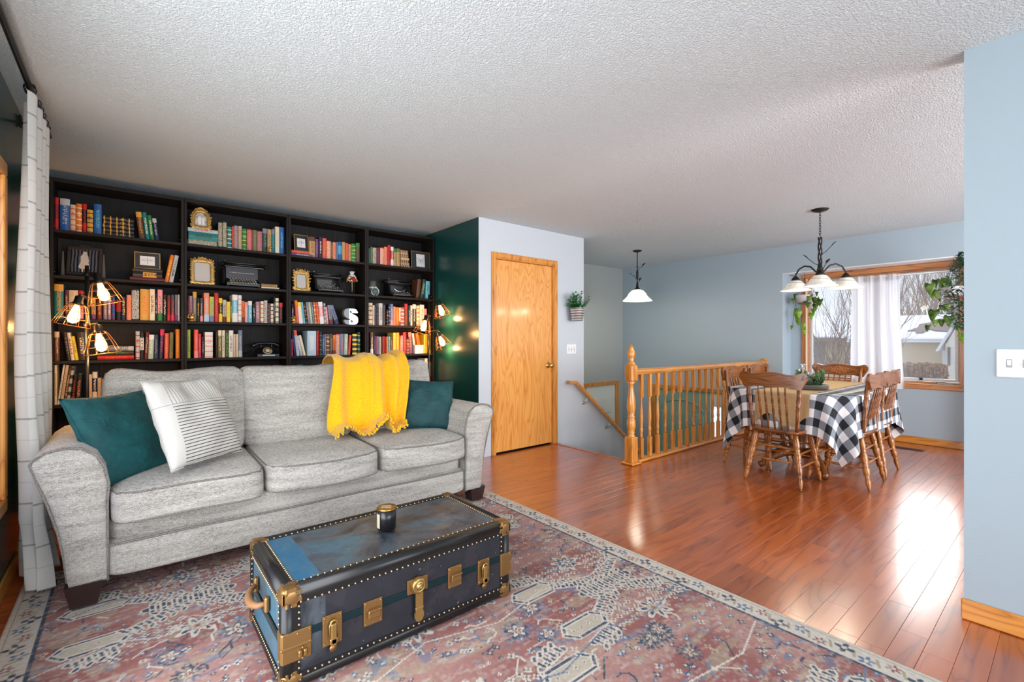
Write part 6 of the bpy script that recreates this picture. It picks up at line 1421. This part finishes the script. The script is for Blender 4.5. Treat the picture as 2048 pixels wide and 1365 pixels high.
Ls = [(1862, 577, 20, 0, 0), (1866, 588, 15, 1, 0), (1875, 587, 15, 0, 0), (1872, 566, 14, 0, 0), (1883, 566, 15, 0, 0), (1891, 563, 15, 0, 0), (1899, 565, 14, 0, 0), (1887, 573, 14, 0, 0), (1893, 572, 12, 1, 0), (1880, 600, 6, 0, 0), (1882, 614, 8, 0, 1), (1895, 614, 13, 0, 1), (1889, 618, 10, 0, 1), (1870, 630, 22, 0, 1), (1899, 641, 20, 0, 1), (1884, 645, 13, 0, 1), (1872, 646, 12, 0, 1), (1859, 656, 12, 0, 1), (1921, 654, 15, 1, 0), (1926, 675, 17, 1, 1)]
pot(6.84, 1907, 574, 'pale hanging pot with trailing heart shaped pothos at the right of the window', Ls, 1898, (M['pothos'], M['lime']), 3)
Ll = [(1588, 602, 9, 0, 0), (1592, 592, 8, 0, 0), (1594, 622, 10, 1, 1), (1597, 630, 16, 1, 1), (1602, 628, 13, 1, 1), (1597, 643, 12, 1, 1), (1607, 652, 12, 1, 1), (1612, 664, 9, 1, 1), (1615, 602, 14, 0, 0), (1622, 596, 12, 0, 0), (1629, 600, 12, 0, 0), (1636, 602, 12, 0, 0), (1645, 605, 13, 0, 1), (1632, 614, 13, 0, 0), (1628, 622, 11, 1, 1), (1624, 632, 12, 1, 1), (1637, 588, 8, 0, 0), (1619, 611, 10, 0, 0), (1585, 655, 8, 1, 0)]
pot(6.84, 1609, 591, 'pale hanging pot with trailing green pothos at the left of the window', Ll, 1604, (M['pothos'], M['lime']), 5)
# bushy green hanging bunch at the right edge
X_ = 6.15; Yb_ = yat(X_, 1936); o = empty('hanging_greenery', (X_, Yb_, 1.30), 0, 'bushy dark green hanging foliage cut off by the near wall edge', 'hanging plant')
gl = G()
for k in range(1700):
    z = lg_.uniform(0, .72); a = lg_.random()*2*PI; R_ = .155*math.sin(PI*min(1, max(0, (z+.10)/.86)))**.6*(.65+.45*lg_.random()); p = (R_*math.cos(a), R_*math.sin(a), z)
    leaf_geo(gl, rT(p, a-PI/2+lg_.uniform(-.5, .5), lg_.uniform(-.6, .9)), .040, .019, False, 2)
put('foliage', gl, M['darkleaf'], o, kind='stuff'); put('core', G().rod((0, 0, 0), (0, 0, 1.14), .006), M['stem'], o)
# ---- wall planter ----
o = empty('wall_planter', (4.083, DY-.001, 1.42), 0, 'small galvanised wall bucket with green leafy sprigs by the oak door', 'planter')
t = NT('galvanised_slats').set(Roughness=.35, Metallic=.6); wv = t.wave(t.coord(), 11, 0, 0, 1, 'Z'); t.set(Base_Color=t.ramp(wv, [(.1, srgb(90, 90, 90)), (.3, srgb(214, 216, 216))])); t.bump(wv, .5, .003)
put('bucket', G().lathe([(.062, 0), (.066, .004), (.088, .145), (.092, .150), (.084, .15), (.08, .14), (0, .13)], n=28, c=(0, -.092, 0)), t.mat, o)
put('bucket_hanger', G().box(-.02, .02, -.006, 0, .12, .19, .002), M['galv'], o)
g = G(); gl = G()
for k in range(60):
    a = lg_.random()*2*PI; sp_ = .02+.13*lg_.random(); tip = Vector((sp_*math.cos(a)*1.15, -.092+min(.085, sp_*math.sin(a)), .17+.19*lg_.random()*(1-.3*sp_/.15))); b0 = Vector((.04*math.cos(a), -.092+.04*math.sin(a), .13))
    g.tube([b0, (b0+tip)/2+Vector((0, 0, .02)), tip], .0015, 4)
    for q in range(7): f = .25+.75*q/6; p = b0+(tip-b0)*f; leaf_geo(gl, rT(p, lg_.random()*6.28, lg_.uniform(-.2, 1.0)), .032, .022, False, 3)
put('leaves', gl, M['jade'], o, kind='stuff'); put('stems', g, M['stem'], o, kind='stuff')
# ================= OUTSIDE =================
snow = NT('snow').set(Base_Color=(.94, .95, .97, 1), Roughness=.8).mat
put('ground', G().box(7.6, 70, -30, 45, -1.7, -1.5), snow, kind=ST)
sid = plain('cream_siding', srgb(206, 190, 160), .7); sid2 = plain('light_siding', srgb(220, 214, 200), .7); shing = plain('brown_shingles', srgb(128, 112, 108), .9); wht = plain('white_trim_paint', srgb(225, 225, 225), .6); dwin = plain('dark_window_glass', srgb(60, 70, 80), .15)
def siding(name, X, y0, y1, z0, z1, m, par, st=.16):
    g = G(); z = z0
    while z < z1: g.prism([(X-.03, z), (X-.005, z+st), (X+.08, z+st), (X+.08, z)], y0, y1, 'y'); z += st
    put(name, g, m, par, kind='stuff')
h1 = empty('neighbour_house', (20, 4.6, -1.5), 0, 'snow roofed cream sided house seen right of the white curtain', 'house')
def hp(name, g, m, kind=None, par=None):
    me = g.mesh(name, m)
    for v in me.vertices: v.co -= Vector((20, 4.6, -1.5))
    return put(name, me, None, par or h1, kind=kind)
g = G(); z = -1.5
while z < 1.1: g.prism([(20-.03, z), (20-.004, z+.14), (20.1, z+.14), (20.1, z)], 2.72, 5.1, 'y'); z += .14
hp('siding', g, sid, 'stuff'); hp('corner_board', G().box(19.95, 20.1, 2.66, 2.76, -1.5, 1.15), wht); hp('walls', G().box(20.05, 27, 2.7, 5.1, -1.5, 1.15), sid)
hp('roof', G().prism([(19.6, 1.14), (19.6, 1.2), (24, 2.10), (28.4, 1.2), (28.4, 1.14), (24, 2.02)], 2.6, 5.2, 'y'), shing)
hp('snow_cover', G().prism([(19.62, 1.205), (19.66, 1.26), (24, 2.17), (24, 2.105)], 2.65, 5.2, 'y'), snow)
P = [(0, 0), (.16, .22), (.10, .42), (.34, .52), (.30, .70), (.62, .78), (.66, .95), (1.0, 1.0), (1.0, -.05), (.7, .0), (.5, .10), (.42, -.12), (.25, -.1), (.2, .02)]
vs = [(20.7+2.9*b+.0, 3.75-1.05*a, 1.478+.608*b+.035) for a, b in P]; n = len(vs); hp('bare_shingles', G().add(vs+[(x, y, z-.05) for x, y, z in vs], [list(range(n)), list(range(2*n-1, n-1, -1))]+[[i, (i+1) % n, n+(i+1) % n, n+i] for i in range(n)]), shing)
hp('gutter', G().box(19.55, 19.64, 2.6, 5.2, 1.12, 1.19), wht)
# gabled wing
Xg = 18.6
g = G(); z = -1.5
while z < 1.05: g.prism([(Xg-.03, z), (Xg-.004, z+.13), (Xg+.1, z+.13), (Xg+.1, z)], 1.75, 2.50, 'y'); z += .13
hp('wing_siding', g, sid2, 'stuff'); hp('gable_wall', G().prism([(1.75, 1.05), (2.50, 1.05), (2.12, 1.92)], Xg-.01, Xg+.1, 'x'), sid2)
hp('wing_walls', G().box(Xg+.05, 21, 1.75, 2.50, -1.5, 1.05), sid2)
hp('gable_roof', G().prism([(1.55, .86), (2.12, 2.08), (2.70, .86), (2.64, .86), (2.12, 1.97), (1.61, .86)], Xg-.2, 21, 'x'), wht)
for y in (2.42, 2.22, 2.02): hp('louvre_window', G().box(Xg-.05, Xg, y-.03, y+.03, .45, .98), dwin)
h2 = empty('garage_house', (22, 7.6, -1.5), 0, 'low cream house with white snowy roof seen left of the white curtain', 'house')
def hp2(name, g, m, kind=None):
    me = g.mesh(name, m)
    for v in me.vertices: v.co -= Vector((22, 7.6, -1.5))
    return put(name, me, None, h2, kind=kind)
hp2('walls', G().box(22.05, 29, 5.6, 7.4, -1.5, 1.25), sid)
g = G(); z = -1.5
while z < 1.1: g.prism([(22-.03, z), (22-.004, z+.15), (22.1, z+.15), (22.1, z)], 5.6, 7.0, 'y'); z += .15
hp2('siding', g, plain('tan_siding', srgb(184, 168, 140), .7), 'stuff'); hp2('stone_corner', G().box(21.9, 22.1, 6.62, 6.95, -1.5, 1.1), plain('grey_stone', srgb(120, 118, 116), .9))
hp2('roof', G().prism([(21.6, 1.22), (21.6, 1.28), (27, 2.33), (27, 2.2)], 5.3, 9.8, 'y'), shing); hp2('snow_cover', G().prism([(21.62, 1.285), (21.66, 1.34), (27, 2.42), (27, 2.34)], 5.3, 9.8, 'y'), snow)
# taupe fascia band / eave soffit
hp2('fascia', G().box(21.55, 21.64, 5.3, 9.8, 1.15, 1.29), plain('taupe_fascia', srgb(130, 118, 108), .7))
# ---- bare trees ----
bark = plain('bare_bark', srgb(120, 104, 92), .9); bark2 = plain('pale_bark', srgb(150, 130, 112), .9)
def tree(name, base, hgt, stems, spread, r0, label, mat, seed, depth=4, group=None):
    rr = random.Random(seed); o = empty(name, base, 0, label, 'tree', group); g = G()
    def br(p, d, L, r, k):
        pts = [p]; q = p
        for i in range(3): d = (d+Vector((rr.uniform(-.14, .14), rr.uniform(-.14, .14), .05))).normalized(); q = q+d*L/3; pts.append(q)
        g.tube(pts, [r, r*.85, r*.7, r*.5], 4 if k else 5)
        if k < depth:
            for j in range(3 if k < 2 else 2):
                f = rr.uniform(.35, 1.0); i = min(2, int(f*3)); s = pts[i]+(pts[i+1]-pts[i])*(f*3-i)
                nd = (d+Vector((rr.uniform(-1, 1), rr.uniform(-1, 1), rr.uniform(-.1, .8)))*.55).normalized(); br(s, nd, L*rr.uniform(.55, .8), r*.5, k+1)
    for s in range(stems):
        a = rr.random()*2*PI; br(Vector((rr.uniform(-.1, .1)*spread, rr.uniform(-.5, .5)*spread, 0)), Vector((math.cos(a)*.15*spread, rr.uniform(-.35, .35)*spread, 1)).normalized(), hgt*rr.uniform(.42, .55), r0*rr.uniform(.7, 1.1), 0)
    put('branches', g, mat, o, kind='stuff'); return o
def at_x(X, u, z): return (X, yat(X, u), z)
tree('bare_shrub', at_x(15, 1672, -1.5), 4.3, 9, 1.1, .035, 'bare many stemmed shrub outside, left of the white curtain', bark, 2, 4)
for k, (u, X, hg, lb) in enumerate(((1806, 30, 7.6, 'tall bare tree behind the roof, beside the white curtain edge'), (1826, 36, 9.2, 'tall bare tree behind the snowy roof, second from the curtain'), (1848, 42, 10.2, 'tall bare tree behind the snowy roof, third from the curtain'), (1870, 48, 10.4, 'bare tree behind the roof near the hanging pothos'), (1898, 36, 7.2, 'bushy bare tree behind the gabled wing'))):
    tree('bare_tree', at_x(X, u, -1.5), hg, 5, 1.4, .07, lb, bark2, 10+k, 4, 'bare trees beyond the roof')
tree('bare_tree', at_x(30, 1921, -1.5), 6.0, 4, 1.5, .06, 'bare tree top showing right of the gable peak', bark, 31, 4, 'bare trees beyond the roof')
def hydr(u0, u1, v0, v1, X, n, label, seed):
    rr = random.Random(seed); y0, z1 = OX(u1, v0, X); y1, z0 = OX(u0, v1, X); o = empty('dried_hydrangea', (X, (y0+y1)/2, -1.5), 0, label, 'shrub'); g = G(); gs = G()
    for k in range(n):
        y = rr.uniform(y0, y1)-(y0+y1)/2; z = rr.uniform(z0, z1)+1.5; x = rr.uniform(-.3, .3); g.ball((x, y, z), rr.uniform(.014, .03), 5); gs.tube([(x*.5, y*.8, 0), (x, y, z)], .006, 4)
    put('flower_heads', g, plain('dried_flower_tan', srgb(150, 112, 82), .9) if 'dried_flower_tan' not in bpy.data.materials else bpy.data.materials['dried_flower_tan'], o, kind='stuff'); put('stems', gs, bark, o, kind='stuff')
hydr(1793, 1892, 728, 768, 12, 900, 'dried tan hydrangea bushes outside below the snowy roof', 5)
hydr(1640, 1668, 722, 745, 13, 60, 'small dried tan shrub outside, low in the left window pane', 6)
